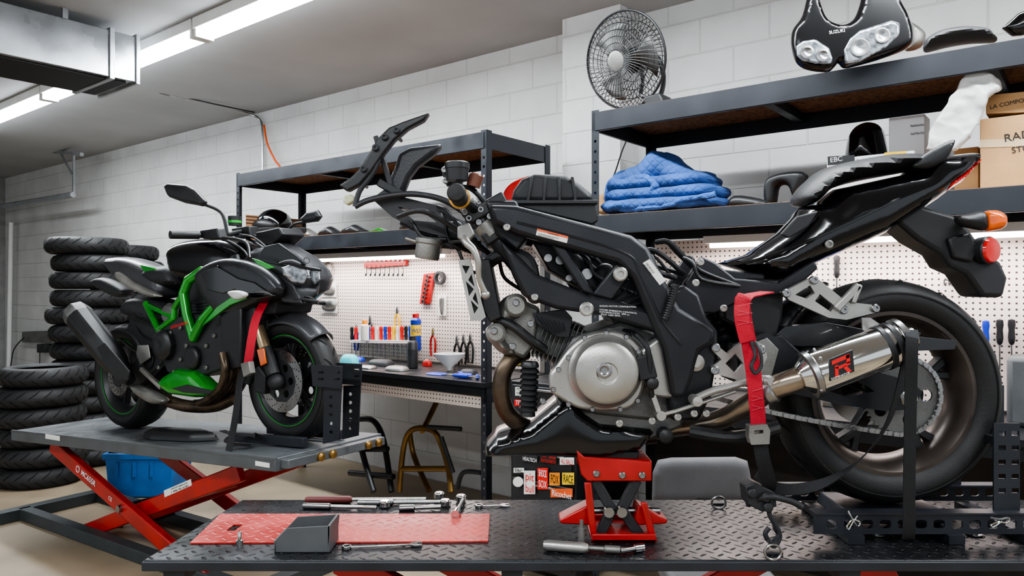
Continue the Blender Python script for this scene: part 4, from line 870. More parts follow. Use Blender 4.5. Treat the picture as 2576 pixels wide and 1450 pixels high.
mk('bar_tube',[pipe(K,[(500,592,.33),(560,594,.2),(600,585,.08),(640,580,-.05),(690,578,-.2),(730,582,-.33)],.013,5)],blk,hb)
mk('grip',[pipe(K,[(428,591,.46),(500,592,.33)],.019,2,16)],rub,hb)
mk('grip',[pipe(K,[(728,582,-.33),(765,580,-.45)],.019,2,16)],rub,hb)
mk('brake_lever',[pipe(K,[(530,600,.3),(580,600,.3),(620,612,.32),(628,650,.36)],.008,5)],blk,hb)
mks('switch_housing',[plate(K,[(500,580),(545,574),(552,600),(510,602)],.27,.32),plate(K,[(580,575),(625,568),(630,598),(590,600)],.0,.06)],blk,hb,bev=.006)
mk('fluid_reservoir',[lathe(K.P(590,568,.2),Z,[(.028,0),(.03,.035),(.03,.045),(0,.047)],24)],mblk,hb)
mk('reservoir_band',[lathe(K.P(590,568,.2),Z,[(.031,.012),(.0315,.018),(.031,.024)],24)],grn2,hb)
mk('dash_display',[plate(K,[(640,585),(700,572),(712,590),(680,620),(650,615)],-.08,.06,st=.06)],blk,hb,bev=.008)
for pts,st,s_ in(([(415,468),(424,462),(470,466),(492,478),(520,508),(512,520),(468,512),(426,496)],[(515,515),(545,527),(562,545),(572,590)],.26),([(755,552),(775,533),(800,528),(810,545),(800,558),(770,562)],[(765,560),(740,565),(715,590)],-.3)):
    mr=sub('rear_view_mirror',K.P(*pts[0],s_),b2k)
    mk('mirror_head',pillow(K,pts,s_,.02,.02,smooth=False),gdk,mr);mk('mirror_stalk',pipe(K,[(x,y,s_) for x,y in st],.008,4),blk,mr)
random.seed(5);g=[]
for x0_,y0_,x1_,y1_ in[(560,600,640,700),(600,590,690,640),(540,610,620,640),(330,800,420,860),(300,850,400,920),(380,780,470,800),(560,760,600,800),(620,740,700,800),(690,760,800,760),(340,760,400,790)]:
    for k in range(3):
        s_=random.uniform(0,.1);g.append(pipe(K,[(x0_,y0_,s_),((x0_+x1_)/2+random.uniform(-20,20),(y0_+y1_)/2+random.uniform(-20,20),s_+.03),(x1_,y1_,s_)],random.choice([.005,.007,.009]),4,8))
mk('cables_and_hoses',g,blk,b2k,kind='stuff')
mks('inner_bodywork',[plate(K,[(470,700),(640,700),(700,740),(690,790),(600,800),(480,800)],-.13,.1,st=.1),plate(K,[(330,790),(400,780),(420,860),(350,880),(310,850)],-.1,.08,st=.08)],mblk,b2k,bev=.01)
st2=thing('tie_down_strap','red webbing tie-down strap with black lower section on a motorcycle','strap',K.P(600,1130,.25))
mks('red_webbing',[sweep(cr([K.P(*p) for p in((668,755,.13),(645,800,.2),(632,860,.23),(622,930,.24))],False,5),X,.04,.003),sweep(cr([K.P(*p) for p in((735,750,-.1),(742,775,-.14),(748,800,-.15))],False,5),X,.04,.003)],strapr,st2)
mk('black_webbing',[sweep(cr([K.P(*p) for p in((620,915,.24),(604,960,.25),(595,1030,.27),(585,1090,.28),(575,1135,.3))],False,5),X,.03,.003)],strapb,st2)
mk('strap_buckle',[plate(K,[(604,915),(625,910),(630,940),(612,950)],.24,.27)],sild,st2,bev=.003)
mk('front_reflector',plate(K,[(645,880),(662,876),(668,915),(655,922)],.15,.16),org,b2k,bev=.003)
lt=thing('scissor_lift_table','grey-topped motorcycle lift with red scissor arms','lift table',K2.W(.4,0,0))
mk('lift_top',[bx(K,-.8,1.67,-.06,-.001,-.33,.33)],liftg,lt,bev=.004)
mk('lift_top_lip',[bx(K,-.8,1.67,-.01,0.004,.315,.331)],liftg,lt,bev=.002)
mk('end_bracket',[bx(K,1.6,1.72,-.05,-.01,-.3,.3)],liftg,lt,bev=.004)
mks('end_bolt',[lathe(K.W(1.67,-.03,q),K.a,[(.02,.05),(.02,.062),(.01,.07),(0,.07)],14) for q in(.05,.12,-.25,-.18)],gld,lt)
mk('scissor_arm',bar(K2,(130,1125),(520,1470),.085,.22,.26),red,lt,bev=.006)
mk('scissor_arm',bar(K2,(590,1195),(90,1385),.085,.16,.20),red,lt,bev=.006)
p_=K2.p(130,1125,.26);q_=K2.p(520,1470,.26);r_=K2.p(590,1195,.2);t_=K2.p(90,1385,.2)
def bl(p,q,w,s0,s1): return rbx(K2,(p[0]+q[0])/2,(p[1]+q[1])/2,math.hypot(q[0]-p[0],q[1]-p[1]),w,s0,s1,math.atan2(q[1]-p[1],q[0]-p[0]))
mk('scissor_arm',bl(p_,q_,.085,-.28,-.24),red,lt,bev=.006)
mk('scissor_arm',bl(r_,t_,.085,-.22,-.18),red,lt,bev=.006)
mks('scissor_cross_tube',[cyl(K2.W((p_[0]+q_[0])/2,(p_[1]+q_[1])/2,-.28),K2.W((p_[0]+q_[0])/2,(p_[1]+q_[1])/2,.28),.02),cyl(K2.W(*t_,-.28),K2.W(*t_,.28),.02)],stl,lt)
mk('hydraulic_ram',[cyl(K2.P(330,1290,0),K2.P(600,1210,0),.03),cyl(K2.P(200,1370,0),K2.P(330,1290,0),.045)],red,lt)
mk('base_frame',[bx(K2,-.85,1.4,.001,.07,.2,.27),bx(K2,-.85,1.4,.001,.07,-.27,-.2),bx(K2,-.9,-.82,0.001,.07,-.4,.4),bx(K2,1.35,1.43,0.001,.07,-.35,.35)],M('base_grey',(62,68,70),.5,.2),lt,bev=.004)
an_=math.atan2(q_[1]-p_[1],q_[0]-p_[0])
txt('MC655R',K2,203,1194,14,.262,inkw,lt,an_,bold=.01);txt('CE',K2,272,1256,10,.262,inkw,lt,an_)
mk('round_badge',[lat(K2,196,1181,.261,[(.02,0),(.02,.002),(.016,.002),(.016,0)],20,True)],inkw,lt)
an2=math.atan2(t_[1]-r_[1],t_[0]-r_[0])+math.pi
mk('maker_label',plate(K2,[(412,1235),(480,1206),(482,1222),(414,1252)],.2003,.202),wht,lt)
txt('1-408-781-6787',K2,430,1242,5,.203,inkb,lt,an2,wpx=48);txt('www.kl-supply.com',K2,430,1233,4,.203,inkb,lt,an2,wpx=45)
for (x,y) in((660,1168),(132,1100)): mk('lift_label',plate(K,[(x-18,y-8),(x+18,y-2),(x+18,y+10),(x-18,y+4)],.3315,.333),wht,lt)
c2=thing('wheel_chock','black perforated steel chock holding the front tire','wheel chock',K.W(WB2+.2,0,0))
for s0_ in(.1,-.02):
    hs=[[(x,y),(x+14,y-1),(x+14,y+5),(x,y+6)] for y in(935,952) for x in(800,840)]
    mk('chock_plate',[plate(K,[(782,918),(860,922),(858,978),(786,972)],s0_,s0_+.006,st=.106,holes=[h for h in hs])],shm,c2)
    hs=[circ(x,y,5,8) for y in range(1000,1100,22) for x in(832,)]
    mk('chock_post',[plate(K,[(815,978),(858,976),(852,1108),(812,1118)],s0_-.03,s0_-.024,st=.076,holes=hs)],shm,c2)
mks('chock_base',[bx(K,WB2-.35,1.62,.005,.05,.1,.13),bx(K,WB2-.35,1.62,.005,.05,-.13,-.1)],shm,c2,bev=.003)
mk('strap_pile',[sweep(cr([K.W(WB2-.15+.14*math.cos(i*1.1)*(.5+.05*i),.015+.008*i,.2+.05*math.sin(i*1.1)) for i in range(9)],False,5),K.n,.03,.003)],strapb,None,'loose black webbing strap coiled on the lift','strap')
pn=thing('loose_fairing_panel','black plastic motorcycle panel lying on the lift table','fairing part',K.W(.62,.01,.1))
mk('panel_shell',pillow(Fr(K.o,K.a,-K.n),[(.42,-.2),(.55,-.24),(.85,-.2),(.98,-.12),(.8,-.06),(.5,-.08)],.004,.05,.04,loc=True,back=0,smooth=False),blk,pn)
cr_t=thing('storage_crate','bright blue plastic storage crate on the floor','crate',(-2.3,5.3,0))
f=Fr((0,5.1,0),X,Z)
a0,a1=f.p(262,1200,0)[0],f.p(440,1200,0)[0];zt=f.p(300,1142,0)[1]
mk('crate_body',plate(f,[(a0+.03,.002),(a1-.03,.002),(a1,zt),(a0,zt)],-.3,0,loc=True),blu2,cr_t,bev=.01)
mk('crate_rim',bx(f,a0-.01,a1+.01,zt-.04,zt,-.31,.012),blu2,cr_t,bev=.004)
mks('crate_rib',[bx(f,a0+.08+i*.12,a0+.1+i*.12,zt-.16,zt-.06,.001,.01) for i in range(3)],blu2,cr_t)
# ---------- under bench
def stand(name,pts,mat,label,r=.014):
    t=thing(name,label,'paddock stand',WL.P(pts[0][0][0],1235,-3.3),'paddock stands under the bench')
    for i,pl in enumerate(pts): mk('stand_tube',pipe(WL,pl,r,5),mat,t)
stand('paddock_stand',[[(1005,1238,-3.25),(1012,1150,-3.28),(1025,1095,-3.3),(1050,1078,-3.3),(1090,1085,-3.3),(1110,1120,-3.3),(1128,1180,-3.25),(1135,1240,-3.2)],[(1108,992,-3.5),(1075,1060,-3.4),(1062,1085,-3.3)],[(1010,1180,-3.27),(1125,1180,-3.27)],[(1030,1085,-3.45),(1042,1150,-3.45),(1080,1235,-3.35)]],gld,'gold zinc plated paddock stand leaning under the bench',.018)
stand('paddock_stand',[[(880,1060,-3.4),(900,1100,-3.3),(920,1170,-3.25),(940,1238,-3.2)],[(905,1055,-3.45),(940,1060,-3.4),(965,1110,-3.35),(985,1238,-3.25)],[(890,1130,-3.3),(975,1130,-3.3)],[(880,1190,-3.25),(990,1200,-3.25)]],blk,'black paddock stand standing under the bench',.02)
stand('paddock_stand',[[(1150,1230,-3.2),(1165,1190,-3.2),(1210,1190,-3.2)],[(1075,1075,-3.2),(1160,1080,-3.25)],[(1110,1100,-3.2),(1140,1190,-3.2)]],mblk,'small black stand standing under the bench')
# ---------- tool chest
tc_=thing('tool_chest','black tool chest covered in racing stickers beside the bench','tool chest',WL.P(1380,1260,-3.0))
s_=-2.95
a0=WL.p(1285,1100,s_)[0];a1=-1.955;zt=.98
mk('chest_body',bx(WL,a0,a1,.05,zt,-3.5,s_),blk,tc_,bev=.006)
zl=[.08,.34,.5,.66,.8,.97]
for i in range(5):
    d=mk('drawer',bx(WL,a0+.02,a1-.02,zl[i]+.008,zl[i+1]-.008,s_+.0005,s_+.015),mblk,tc_,bev=.004)
    mk('handle',bx(WL,a0+.05,a1-.05,zl[i+1]-.03,zl[i+1]-.018,s_+.0155,s_+.03),stl,d,bev=.003)
def stick(x0,y0,x1,y1,mat,text,tm,rot=0,h=None,shape='r'):
    q=s_+.031
    if shape=='r': pl=[(x0,y1),(x1,y1),(x1,y0),(x0,y0)]
    else: pl=circ((x0+x1)/2,(y0+y1)/2,(x1-x0)/2,20)
    t=mk('sticker',plate(WL,pl,q,q+.001),mat,tc_)
    L=text.split('\n');hh=h or (y1-y0)/(len(L)*1.5)
    for i,l in enumerate(L):
        if l: txt(l,WL,x0+3,y0+(i+.8)*(y1-y0)/len(L)-1,hh,q+.0016,tm,t,rot,wpx=(x1-x0-6))
stick(1292,1178,1318,1190,wht,'EBC',inkb);stick(1290,1194,1316,1232,wht,'',inkb,shape='c')
stick(1318,1185,1346,1244,wht,'pit\nbull',inkr);stick(1352,1178,1378,1232,inkr,'SHOCK\nSOX',inkw)
stick(1382,1190,1408,1222,M('orange_sticker',(235,140,20),.5),'FOX',inkb);stick(1385,1230,1440,1252,M('orange_sticker2',(225,90,30),.5),'Ricochet',inkw)
stick(1358,1130,1400,1165,blk,'I do it\nfor the\nRATCHETS',inkr);stick(1312,1148,1352,1162,mblk,'HEALTECH',inkw)
stick(1404,1130,1444,1144,blk,'UJDK',inkw);stick(1408,1152,1444,1170,wht,'ALL BALLS',inkr)
stick(1414,1190,1444,1220,yel,'RACE',inkb);stick(1296,910,1325,922,blk,'RACE',yel);stick(1294,1006,1326,1022,inkr,'TECH',inkw);stick(1296,975,1322,996,wht,'MOTO\nSPORT',inkb)
# chair
ch=thing('office_chair','grey upholstered chair with rounded backrest behind the lift','chair',(1.27,3.0,0))
f=Fr((0,2.75,0),X,Z)
mk('backrest',pillow(f,[(1640,1262),(1642,1190),(1655,1158),(1690,1152),(1850,1150),(1880,1160),(1888,1200),(1888,1262)],0,.03,.03,smooth=False),conc_ch,ch)
ca=f.p(1765,1200,0)[0]
mk('seat',box((ca,2.52,.45),.36,.40,.08),conc_ch,ch,bev=.02)
mk('chair_back_post',box((ca,2.735,.55),.05,.02,.25),blk,ch)
for i in range(4):
    mk('chair_leg',cyl((ca+(.14 if i%2 else -.14),2.52+(.15 if i>1 else -.15),0),(ca+(.14 if i%2 else -.14),2.52+(.15 if i>1 else -.15),.41),.012),blk,ch)
# ---------- pegboard tools
PS=-3.6
def screwd(px,py,L,col,fr=WL,s=PS,grp='screwdrivers in the tool rack'):
    t=thing('screwdriver','screwdriver with coloured plastic handle in the tool rack','screwdriver',fr.P(px,py,s+.03),grp)
    p=fr.P(px,py,s+.03)
    mk('handle',lathe(p,Z,[(.006,0),(.011,.01),(.013,.03),(.011,.06),(.014,.08),(.012,.1),(0,.105)],10),col,t)
    mk('shaft',cyl(p-Z*L,p,.003,8),stl,t)
mk('tool_rack',[pipe(WL,[(880,858,PS+.02),(1035,858,PS+.02)],.004,1),pipe(WL,[(880,862,PS+.08),(1035,864,PS+.08)],.004,1),plate(WL,[(880,856),(1035,858),(1035,862),(880,860)],PS+.005,PS+.08)],fixw,None,'white wire tool rack on the pegboard','rack')
cols=[M('handle_plastic',c,.4) for i,c in enumerate([(200,20,20),(20,50,180),(235,190,30),(220,220,225),(30,30,33),(200,30,90)])]
for i in range(15): screwd(885+i*10.5,858,.09+.02*(i%3),cols[[4,0,3,1,1,0,3,0,1,0,2,3,0,4,1][i]])
t=thing('wrench_rail','red wrench rail holding small wrenches on the pegboard','tool holder',WL.P(968,665,PS))
mk('rail',plate(WL,[(915,660),(1020,654),(1020,668),(915,675)],PS+.002,PS+.03),red,t,bev=.003)
for i in range(9):
    x=922+i*11.5
    mk('wrench',[bar(WL,(x,668),(x,690),.006,PS+.03,PS+.036),lat(WL,x,655,PS+.03,[(.01,0),(.01,.006),(.005,.006),(.005,0)],12,True),lat(WL,x,692,PS+.03,[(.011,0),(.011,.006),(0,.006)],6)],chrm,t)
t=thing('socket_holder','red socket rail on the pegboard','tool holder',WL.P(1072,730,PS))
mk('rail',plate(WL,[(1065,690),(1092,686),(1080,765),(1055,765)],PS+.002,PS+.02),red,t,bev=.003)
for i in range(7): mk('socket',lat(WL,1080-i*2,696+i*10.5,PS+.02,[(.012,0),(.012,.02),(.007,.02),(.007,.004),(0,.004)],12),stl,t)
mk('hose_clamp_roll',[lat(WL,1110,700,PS+.01,[(.045,0),(.045,.03),(.03,.03),(.03,0)],28,True)],mblk,None,'black coiled hose hanging on the pegboard','hose')
mk('coiled_cable',[tube([WL.P(825,680,PS+.01+.004*k)+(U*math.cos(i*.5)*.05+Z*math.sin(i*.5)*.06) for k in range(3) for i in range(12)],.004,6)],sild,None,'grey coiled cable hanging on the pegboard','cable')
for (x,y,x2,y2,l) in((806,712,846,748,'clear packaged part hanging on the pegboard'),(806,752,848,788,'clear packaged part hanging on the pegboard'),(1100,740,1122,795,'white packaged gauge hanging on the pegboard')):
    t=mk('blister_pack',plate(WL,[(x,y),(x2,y),(x2,y2),(x,y2)],PS+.005,PS+.008),wht,None,l,'package')
    mk('packed_part',pillow(WL,[(x+6,y+12),(x2-6,y+10),(x2-8,y2-6),(x+8,y2-8)],PS+.012,.012,.02),sild,t)
def can(px,py,r,h,body,capm,label,name='spray_can',s=PS+.1,text=None,tm=None,band=None,cap_h=.03):
    p=WL.P(px,py,s);t=thing(name,label,'can',p)
    mk('body',lathe(p,Z,[(r*.9,0),(r,.004),(r,h*.85),(r*.75,h*.9),(r*.6,h*.92)],24),body,t)
    mk('cap',lathe(p,Z,[(r*.62,h*.9),(r*.62,h*.9+cap_h),(r*.5,h*.9+cap_h+.004),(0,h*.9+cap_h+.004)],20),capm,t)
    if band: mk('band',lathe(p,Z,[(r*1.01,h*.42),(r*1.01,h*.72)],24),band,t)
    if text:
        f=Fr(p-Y*(r+.002),X,Z);txt(text,f,px-12,py-(h*.5)*F/p.y,10,0.0,tm,t,wpx=24)
can(1046,882,.036,.24,blu,red,'blue and yellow lubricant spray can with red cap',text='WD',tm=blu,band=yel)
can(918,858,.03,.13,wht,M('orange_cap',(240,150,30),.4),'white lubricant bottle with orange cap','lubricant_bottle')
BZ=.938
def at(px,v,z):
    k=(px-CX)/F;d=v/(Vv.y+Vv.x*k);return Vector((k*d,d,z))
def bench_at(px,v): return at(px,v,BZ)
p=bench_at(1038,3.3);t=thing('spray_can','black spray can on the workbench','can',p)
mk('body',lathe(p,Z,[(.03,0),(.034,.004),(.034,.16),(.024,.175),(.02,.18)],24),blk,t);mk('cap',lathe(p,Z,[(.022,.175),(.022,.205),(0,.21)],20),blk,t);mk('band',lathe(p,Z,[(.0345,.05),(.0345,.12)],24),gdk,t)
def plier(px,py,mat,L=.14):
    t=thing('pliers','pliers with coloured handles hanging on the pegboard','pliers',WL.P(px,py,PS+.02),'pliers on the pegboard')
    a,b=WL.p(px,py,PS+.02)
    mk('jaw',plate(WL,[(a-.012,b),(a-.01,b+.03),(a-.002,b+.055),(a+.002,b+.055),(a+.01,b+.03),(a+.012,b)],PS+.01,PS+.02,loc=True),stl,t,bev=.002)
    for sg in(-1,1): mk('handle',tube(cr([WL.W(a+sg*.006,b,PS+.015),WL.W(a+sg*.022,b-.04,PS+.015),WL.W(a+sg*.02,b-L*.8,PS+.015),WL.W(a+sg*.014,b-L,PS+.015)],False,4),.007,8),mat,t)
for px,py,m in((1088,845,red),(1165,862,blk),(1182,860,blk),(895,835,blu),(930,812,cols[4]),(998,790,cols[2]),(1148,865,mblk)): plier(px,py,m)
p=bench_at(1130,3.35)
mk('cone_funnel',[lathe(p+Z*.02,Z,[(.012,-.019),(.02,0),(.085,.06),(.1,.085),(.098,.085),(.083,.06),(.018,.002)],24)],M('translucent_plastic',(225,228,228),.4,trans=.3),None,'translucent plastic funnel on the workbench','funnel')
for i,(px,v,w_,h_,m,nm,lb) in enumerate([(900,3.4,.10,.03,blu,'parts_tray','blue parts tray on the workbench'),(880,3.2,.12,.07,skin_teal,'cleaning_cloth','crumpled teal cloth on the workbench'),(960,3.3,.16,.04,mblk,'electric_motor','dark metal assembly on the workbench'),(1000,3.15,.14,.03,sild,'metal_bracket','grey metal bracket on the workbench'),(1100,3.15,.12,.012,blu,'blue_notebook','blue notebook on the workbench'),(1075,3.45,.06,.05,red,'red_clamp','red clamp on the workbench'),(1180,3.3,.1,.03,mblk,'tool_pouch','black tool pouch on the workbench'),(920,3.12,.14,.02,stl,'metal_parts','loose steel parts on the workbench')]):
    p=bench_at(px,v);f=Fr(p,U,Vv)
    mk(nm,[pillow(f,[(-w_/2,-w_*.3),(-w_*.1,-w_*.38),(w_/2,-w_*.25),(w_*.45,w_*.3),(0,w_*.35),(-w_*.45,w_*.25)],.001,h_,.03,div=12,loc=True,back=0)],m,None,lb,nm.replace('_',' '))
for i in range(6):
    p=bench_at(1140+i*12,3.1+.03*(i%3))
    t=thing('screwdriver','screwdriver lying loose on the workbench','screwdriver',p,'loose screwdrivers')
    d=(U*math.cos(i)+Vv*math.sin(i)*.3).normalized();q=p+Z*.014
    mk('handle',lathe(q,d,[(.008,0),(.012,.02),(.011,.08),(0,.085)],10),cols[i%3 and 0 or 1],t);mk('shaft',cyl(q-d*.09,q,.003,8),stl,t)
for px,py,c in((2480,870,cols[1]),(2515,868,cols[4]),(2545,868,cols[4]),(2105,700,cols[4])): screwd(px,py,.1,c,grp='screwdrivers on the second pegboard')
mk('hook_rail',[pipe(WL,[(2375,705,PS+.01),(2450,705,PS+.01)],.003,1)]+[pipe(WL,[(2375+i*12,705,PS+.01),(2376+i*12,718,PS+.03),(2380+i*12,712,PS+.05)],.0025,3) for i in range(7)],blk,None,'black wire hook rail on the pegboard','hook rail')
a_,_b=WL.p(2565,1000,-3.3)
mk('equipment_case',bx(WL,a_-.04,a_+.25,BZ,BZ+.26,-3.45,-3.28),gtr,None,'grey plastic equipment case on the bench','case',bev=.02)
for px,v,m,nm,lb in((2120,3.4,mblk,'power_drill','dark power tool on the workbench'),(2330,3.4,blu,'screw_box','blue plastic screw box on the workbench'),(2450,3.35,stl,'metal_pan','steel pan on the workbench'),(2010,3.3,cols[2],'yellow_bottle','yellow container on the workbench')):
    p=bench_at(px,v);f=Fr(p,U,Vv);mk(nm,pillow(f,[(-.07,-.05),(0,-.06),(.07,-.04),(.06,.05),(-.06,.05)],.001,.05,.03,div=12,loc=True,back=0),m,None,lb,nm.replace('_',' '))
# ---------- mid shelf items
MZ=1.803
def shelf_at(px,v,z=MZ): return at(px,v,z)
bl_=thing('moving_blanket','folded blue quilted moving blanket on the shelf','blanket',shelf_at(1680,3.3))
bo=shelf_at(1680,3.27)
def layer(poly,z0,h): return crumple(pillow(Fr(bo+Z*z0,U,Vv),poly,h/2,h/2,h*.6,loc=True,div=26),.010,14)
mks('folded_layer',[layer([(-.27,-.18),(0,-.2),(.26,-.17),(.28,.1),(.2,.2),(-.24,.2)],0.010,.06),layer([(-.25,-.17),(.05,-.18),(.25,-.15),(.24,.15),(-.24,.18)],.062,.06),layer([(-.25,-.16),(0,-.17),(.22,-.14),(.2,.15),(-.22,.17)],.115,.06)],bk,bl_)
mk('draped_fold',[crumple(pillow(WL,[(1537,515),(1543,475),(1560,440),(1600,425),(1630,400),(1655,383),(1690,388),(1735,420),(1785,440),(1812,478),(1808,500),(1745,480),(1690,470),(1650,500),(1600,520)],-3.28,.15,.05,e=.6,div=40),.024,11)],bk,bl_)
mks('blanket_edge',[crumple(pipe(WL,[(1545,515,-3.13),(1565,470,-3.12),(1615,448,-3.12),(1648,470,-3.11),(1610,500,-3.11)],.02,8,12),.006,30),crumple(pipe(WL,[(1560,528,-3.08),(1650,522,-3.08),(1740,500,-3.08),(1800,490,-3.10)],.014,8,10),.006,30)],bk,bl_)
def cbox(name,label,x0,x1,y0,sfr,dep,mat,z=MZ,cat='box'):
    a0=WL.p(x0,500,sfr)[0];a1=WL.p(x1,500,sfr)[0];zt=WL.p((x0+x1)/2,y0,sfr)[1]
    return mk(name,bx(WL,a0,a1,z+.001,zt,sfr-dep,sfr),mat,None,label,cat,bev=.003)
b_=cbox('cardboard_box','large brown cardboard box with handwriting on the shelf',2465,2640,290,-3.15,.35,crd)
txt('RAD',WL,2526,358,20,-3.148,inkb,b_,.1);txt('STUFF',WL,2545,386,15,-3.148,inkb,b_,.1)
mk('packing_tape',plate(WL,[(2465,352),(2640,345),(2640,366),(2465,372)],-3.149,-3.1485),M('tape',(200,175,140),.3),b_)
b2_=mk('cardboard_box',plate(WL,[(2480,240),(2640,225),(2640,280),(2480,286)],-3.45,-3.16),crd,None,'open cardboard box with printed flap on top of boxes','box')
txt('LA COMPOSITES',WL,2490,275,10,-3.158,inkb,b2_,.1)
cbox('cardboard_box','small brown cardboard box on the shelf',2400,2462,372,-3.3,.2,crd)
t_=cbox('white_box','white cardboard product box standing on the shelf',2236,2326,292,-3.38,.12,wcard)
txt('Manufactured by',WL,2290,320,6,-3.378,inkb,t_,0,wpx=34);txt('Suzuki Motor Corp.',WL,2291,340,6,-3.378,inkb,t_,0,wpx=34)
t_=cbox('brake_pad_box','flat black and white brake pad box on the shelf',2080,2300,390,-3.2,.14,wcard)
mk('box_print',plate(WL,[(2082,394),(2150,390),(2150,412),(2082,416)],-3.1995,-3.199),blk,t_);txt('EBC',WL,2088,409,12,-3.1985,inkw,t_,.05)
mk('box_print',plate(WL,[(2225,384),(2280,380),(2280,396),(2225,400)],-3.1995,-3.199),yel,t_);txt('Racing Brakes',WL,2155,408,7,-3.1985,inkb,t_,.05,wpx=60)
mk('wrapped_parcel',[crumple(pillow(WL,[(2326,378),(2345,325),(2372,280),(2400,235),(2425,190),(2440,162),(2470,175),(2515,198),(2524,222),(2490,250),(2470,290),(2440,345),(2405,382),(2360,390)],-3.10,.018,.012,smooth=False,div=40,e=1),.0065,16,True)],bagm,None,'crumpled white foam wrapped parcel leaning on the boxes','parcel',sm=25)
mk('motorcycle_helmet',[pillow(WL,[(2135,420),(2133,360),(2150,325),(2185,308),(2215,318),(2228,350),(2228,420)],-3.45,.12,.1)],gls,None,'black helmet sitting on the shelf','helmet')
mk('motorcycle_fairing_part',[pillow(WL,[(1928,515),(1925,470),(1940,445),(1990,432),(2030,436),(2022,470),(2000,500),(1985,470),(1960,470),(1950,515)],-3.25,.05,.02)],blk,None,'black plastic motorcycle fairing part on the shelf','fairing part')
mk('motorcycle_fairing_part',[pillow(WL,[(1835,525),(1850,492),(1930,505),(1925,525)],-3.15,.04,.03)],blk,None,'flat black plastic motorcycle part on the shelf','fairing part')
mk('paper_parcel',[pillow(WL,[(1505,535),(1510,495),(1528,490),(1534,515),(1530,538)],-3.35,.04,.02)],crd,None,'brown paper wrapped part on the shelf','parcel')
hm=thing('motorcycle_helmet','black full face helmet with tinted visor on the shelf','helmet',shelf_at(690,3.3))
p=shelf_at(690,3.3)+Z*.128
mk('helmet_shell',[ball(p,.13,1.05,1.05,.96)],gls,hm);mk('helmet_visor',[ball(p+Vector((-.03,-.03,-.01)),.115,1.08,1.08,.6)],blk,hm)
for i,(x0_,x1_,m,l) in enumerate(((745,800,sild,'grey plastic motorcycle part on the shelf'),(805,860,blk,'black plastic motorcycle part on the shelf'),(862,928,blk,'black motorcycle tail part on the shelf'),(930,985,grn,'green motorcycle panel on the shelf'),(1010,1090,blk,'black motorcycle panel on the shelf'),(1100,1190,mblk,'matte black motorcycle panel on the shelf'))):
    xm=(x0_+x1_)/2;q=shelf_at(xm,3.25);yb=CY-(MZ-H)*F/q.y;hh=28 if i!=3 else 15
    mk('motorcycle_fairing_part',[pillow(WL,[(x0_,yb-3),(x0_+8,yb-hh*.6),(xm,yb-hh),(x1_-6,yb-hh*.5),(x1_,yb-3)],-3.25,.05,.02,smooth=False)],m,None,l,'fairing part')
mk('jerry_can',[pillow(WL,[(1268,540),(1275,490),(1295,462),(1330,446),(1345,450),(1350,540)],-3.35,.06,.02)],red,None,'red plastic fuel can standing on the shelf','fuel can')
# ---------- fan
fn=thing('wall_fan','black industrial fan with wire cage clamped to the shelf top','fan',WL.P(1640,262,-3.15))
fc=WL.P(1572,152,-3.1);ax=Vector((-.66,-.66,-.22)).normalized();fu=ax.orthogonal().normalized();fw=ax.cross(fu);R=.225
g=[]
def cagept(r,side): return (.075 if side>0 else -.065)*math.sqrt(max(0,1-(r/R)**3))
for side in(1,-1):
    for r in([.05,.08,.11,.14,.17,.195] if side>0 else [.06,.1,.14,.18]):
        g.append(tube([fc+(fu*math.cos(a)+fw*math.sin(a))*r+ax*cagept(r,side) for a in[i*math.pi/20 for i in range(40)]],.0019,5,True))
    for k in range(56):
        th=k*2*math.pi/56+(0 if side>0 else .07);P=[]
        for j in range(7):
            r=.045+(R-.045)*j/6;t2=th+(.25*(1-j/6));P.append(fc+(fu*math.cos(t2)+fw*math.sin(t2))*r+ax*cagept(r,side))
        g.append(tube(P,.0018,4))
mk('fan_cage',g,blk,fn,kind='stuff')
mk('cage_rim',tube([fc+(fu*math.cos(a)+fw*math.sin(a))*R for a in[i*math.pi/24 for i in range(48)]],.006,8,True),blk,fn)
mk('fan_badge',lathe(fc+ax*.07,ax,[(.045,0),(.045,.006),(.03,.01),(0,.011)],24),sild,fn)
for k in range(3):
    th=k*2.094+.4;V=[];Fc=[]
    for i in range(6):
        for j in range(5):
            r=.04+.145*i/5;a=th+(-.5+j/4)*(.6+.5*i/5);V.append(fc+(fu*math.cos(a)+fw*math.sin(a))*r+ax*((j/4-.5)*.05))
    for i in range(5):
        for j in range(4): Fc.append((i*5+j,i*5+j+1,i*5+j+6,i*5+j+5))
    m_=mk('fan_blade',(V,Fc),engm,fn).modifiers.new('s','SOLIDIFY');m_.thickness=.002
mk('motor_housing',lathe(fc-ax*.18,ax,[(.03,0),(.055,.02),(.06,.05),(.06,.11),(.04,.14),(.03,.17)],28),blk,fn,bev=.002)
mb=WL.P(1640,250,-3.12)
mk('mount_base',[plate(WL,[(1612,243),(1660,232),(1670,258),(1622,268)],-3.2,-3.08)],blk,fn,bev=.01)
mks('mount_yoke',[tube(cr([fc-ax*.12-Z*.01,fc-ax*.12+Vector((.09,.02,.02)),fc-ax*.1+Vector((.13,0,-.08)),mb+Z*.02+X*.04,mb],False,6),.012,10),tube(cr([fc-ax*.12,fc-ax*.15-Z*.1,mb+Vector((-.05,0,.02)),mb],False,5),.01,10)],blk,fn)
mk('power_cord',pipe(WL,[(1600,270,-3.62),(1590,320,-3.66),(1565,380,-3.66),(1545,440,-3.7),(1520,490,-3.7)],.004,6,6),blk,fn)
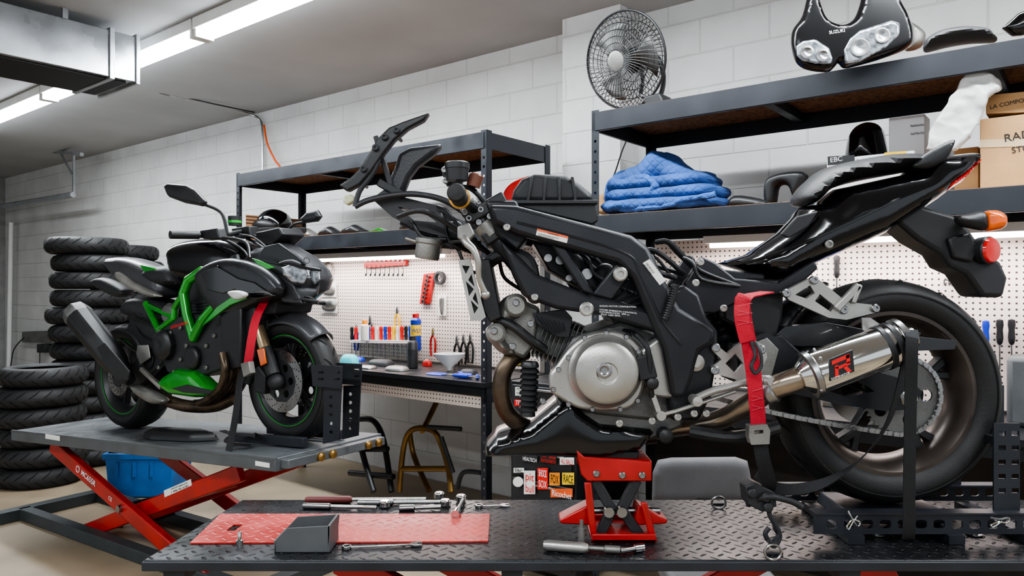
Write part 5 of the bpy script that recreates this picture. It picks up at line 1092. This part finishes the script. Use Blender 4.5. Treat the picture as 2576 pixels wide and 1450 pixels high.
# headlight fairing
hf=thing('headlight_fairing','glossy black motorcycle nose fairing with twin headlights on the shelf top','headlight fairing',shelf_at(2140,3.3,2.31))
G=Fr((0,2.92,0),(1,-.12,0),Z)
gl2=M('gloss_black_nose',(5,5,8),.22,0,coat=.1)
mk('nose_panel',pillow(G,[(1990,95),(1996,72),(2018,40),(2034,-20),(2046,-30),(2062,15),(2074,46),(2090,60),(2118,66),(2146,50),(2162,14),(2172,-30),(2185,-60),(2235,-50),(2262,10),(2280,45),(2292,92),(2282,122),(2225,146),(2150,168),(2122,172),(2108,160),(2098,170),(2080,182),(2030,176),(2003,158),(1992,125)],0,.045,.02,smooth=True,div=54,back=.3,e=1),gl2,hf)
mks('headlight_lens',[pillow(G,[(2003,116),(2018,104),(2050,99),(2085,122),(2095,150),(2089,163),(2050,162),(2018,153),(2005,140)],.038,.012,.008,smooth=False),pillow(G,[(2120,128),(2136,98),(2160,78),(2240,52),(2264,58),(2262,90),(2228,122),(2162,156),(2126,161)],.038,.012,.008,smooth=False)],chr2,hf)
mks('reflector_bowl',[lat(G,x,y,.049,[(r,0),(r,.006),(r*.7,.007),(r*.4,.003),(0,.002)],20) for x,y,r in((2030,132,.024),(2070,140,.024),(2162,120,.034),(2218,90,.028))],stl,hf)
txt('SUZUKI',G,2086,86,8,.0465,inkw,hf,.12,bold=.01)
mk('side_duct',pillow(G,[(2278,60),(2290,58),(2325,85),(2318,118),(2285,128),(2278,115)],-.05,.04,.03),sild,hf)
for px in(2010,2318): mk('indicator_lamp',[ball(shelf_at(px,3.2,2.318),.022,1.3,1,.6)],M('orange_red',(190,70,40),.3),None,'orange turn signal lens on the shelf top','lens')
mk('saddle',[pillow(Fr((0,2.75,0),(1,-.5,0),Z),[(2322,118),(2330,100),(2365,80),(2420,70),(2480,74),(2500,90),(2505,104),(2440,108),(2380,118),(2330,130)],0,.06,.03)],mblk,None,'black motorcycle seat on the shelf top','seat')
mk('motorcycle_fairing_part',[pillow(Fr((0,2.6,0),(1,-.6,0),Z),[(2520,72),(2560,35),(2640,0),(2640,70),(2570,90),(2545,92)],0,.02,.02,smooth=False)],gls,None,'pointed glossy black fairing part on the shelf top','fairing part')
cam=bpy.data.cameras.new('cam');co=bpy.data.objects.new('cam',cam);sc.collection.objects.link(co)
co.location=C0;co.rotation_euler=(math.pi/2,0,0);cam.sensor_width=36;cam.lens=F/2576*36;cam.clip_start=.05
sc.camera=co
sc.view_settings.view_transform='AgX'
try: sc.view_settings.look='AgX - Medium High Contrast'
except Exception: pass
sc.view_settings.exposure=.62
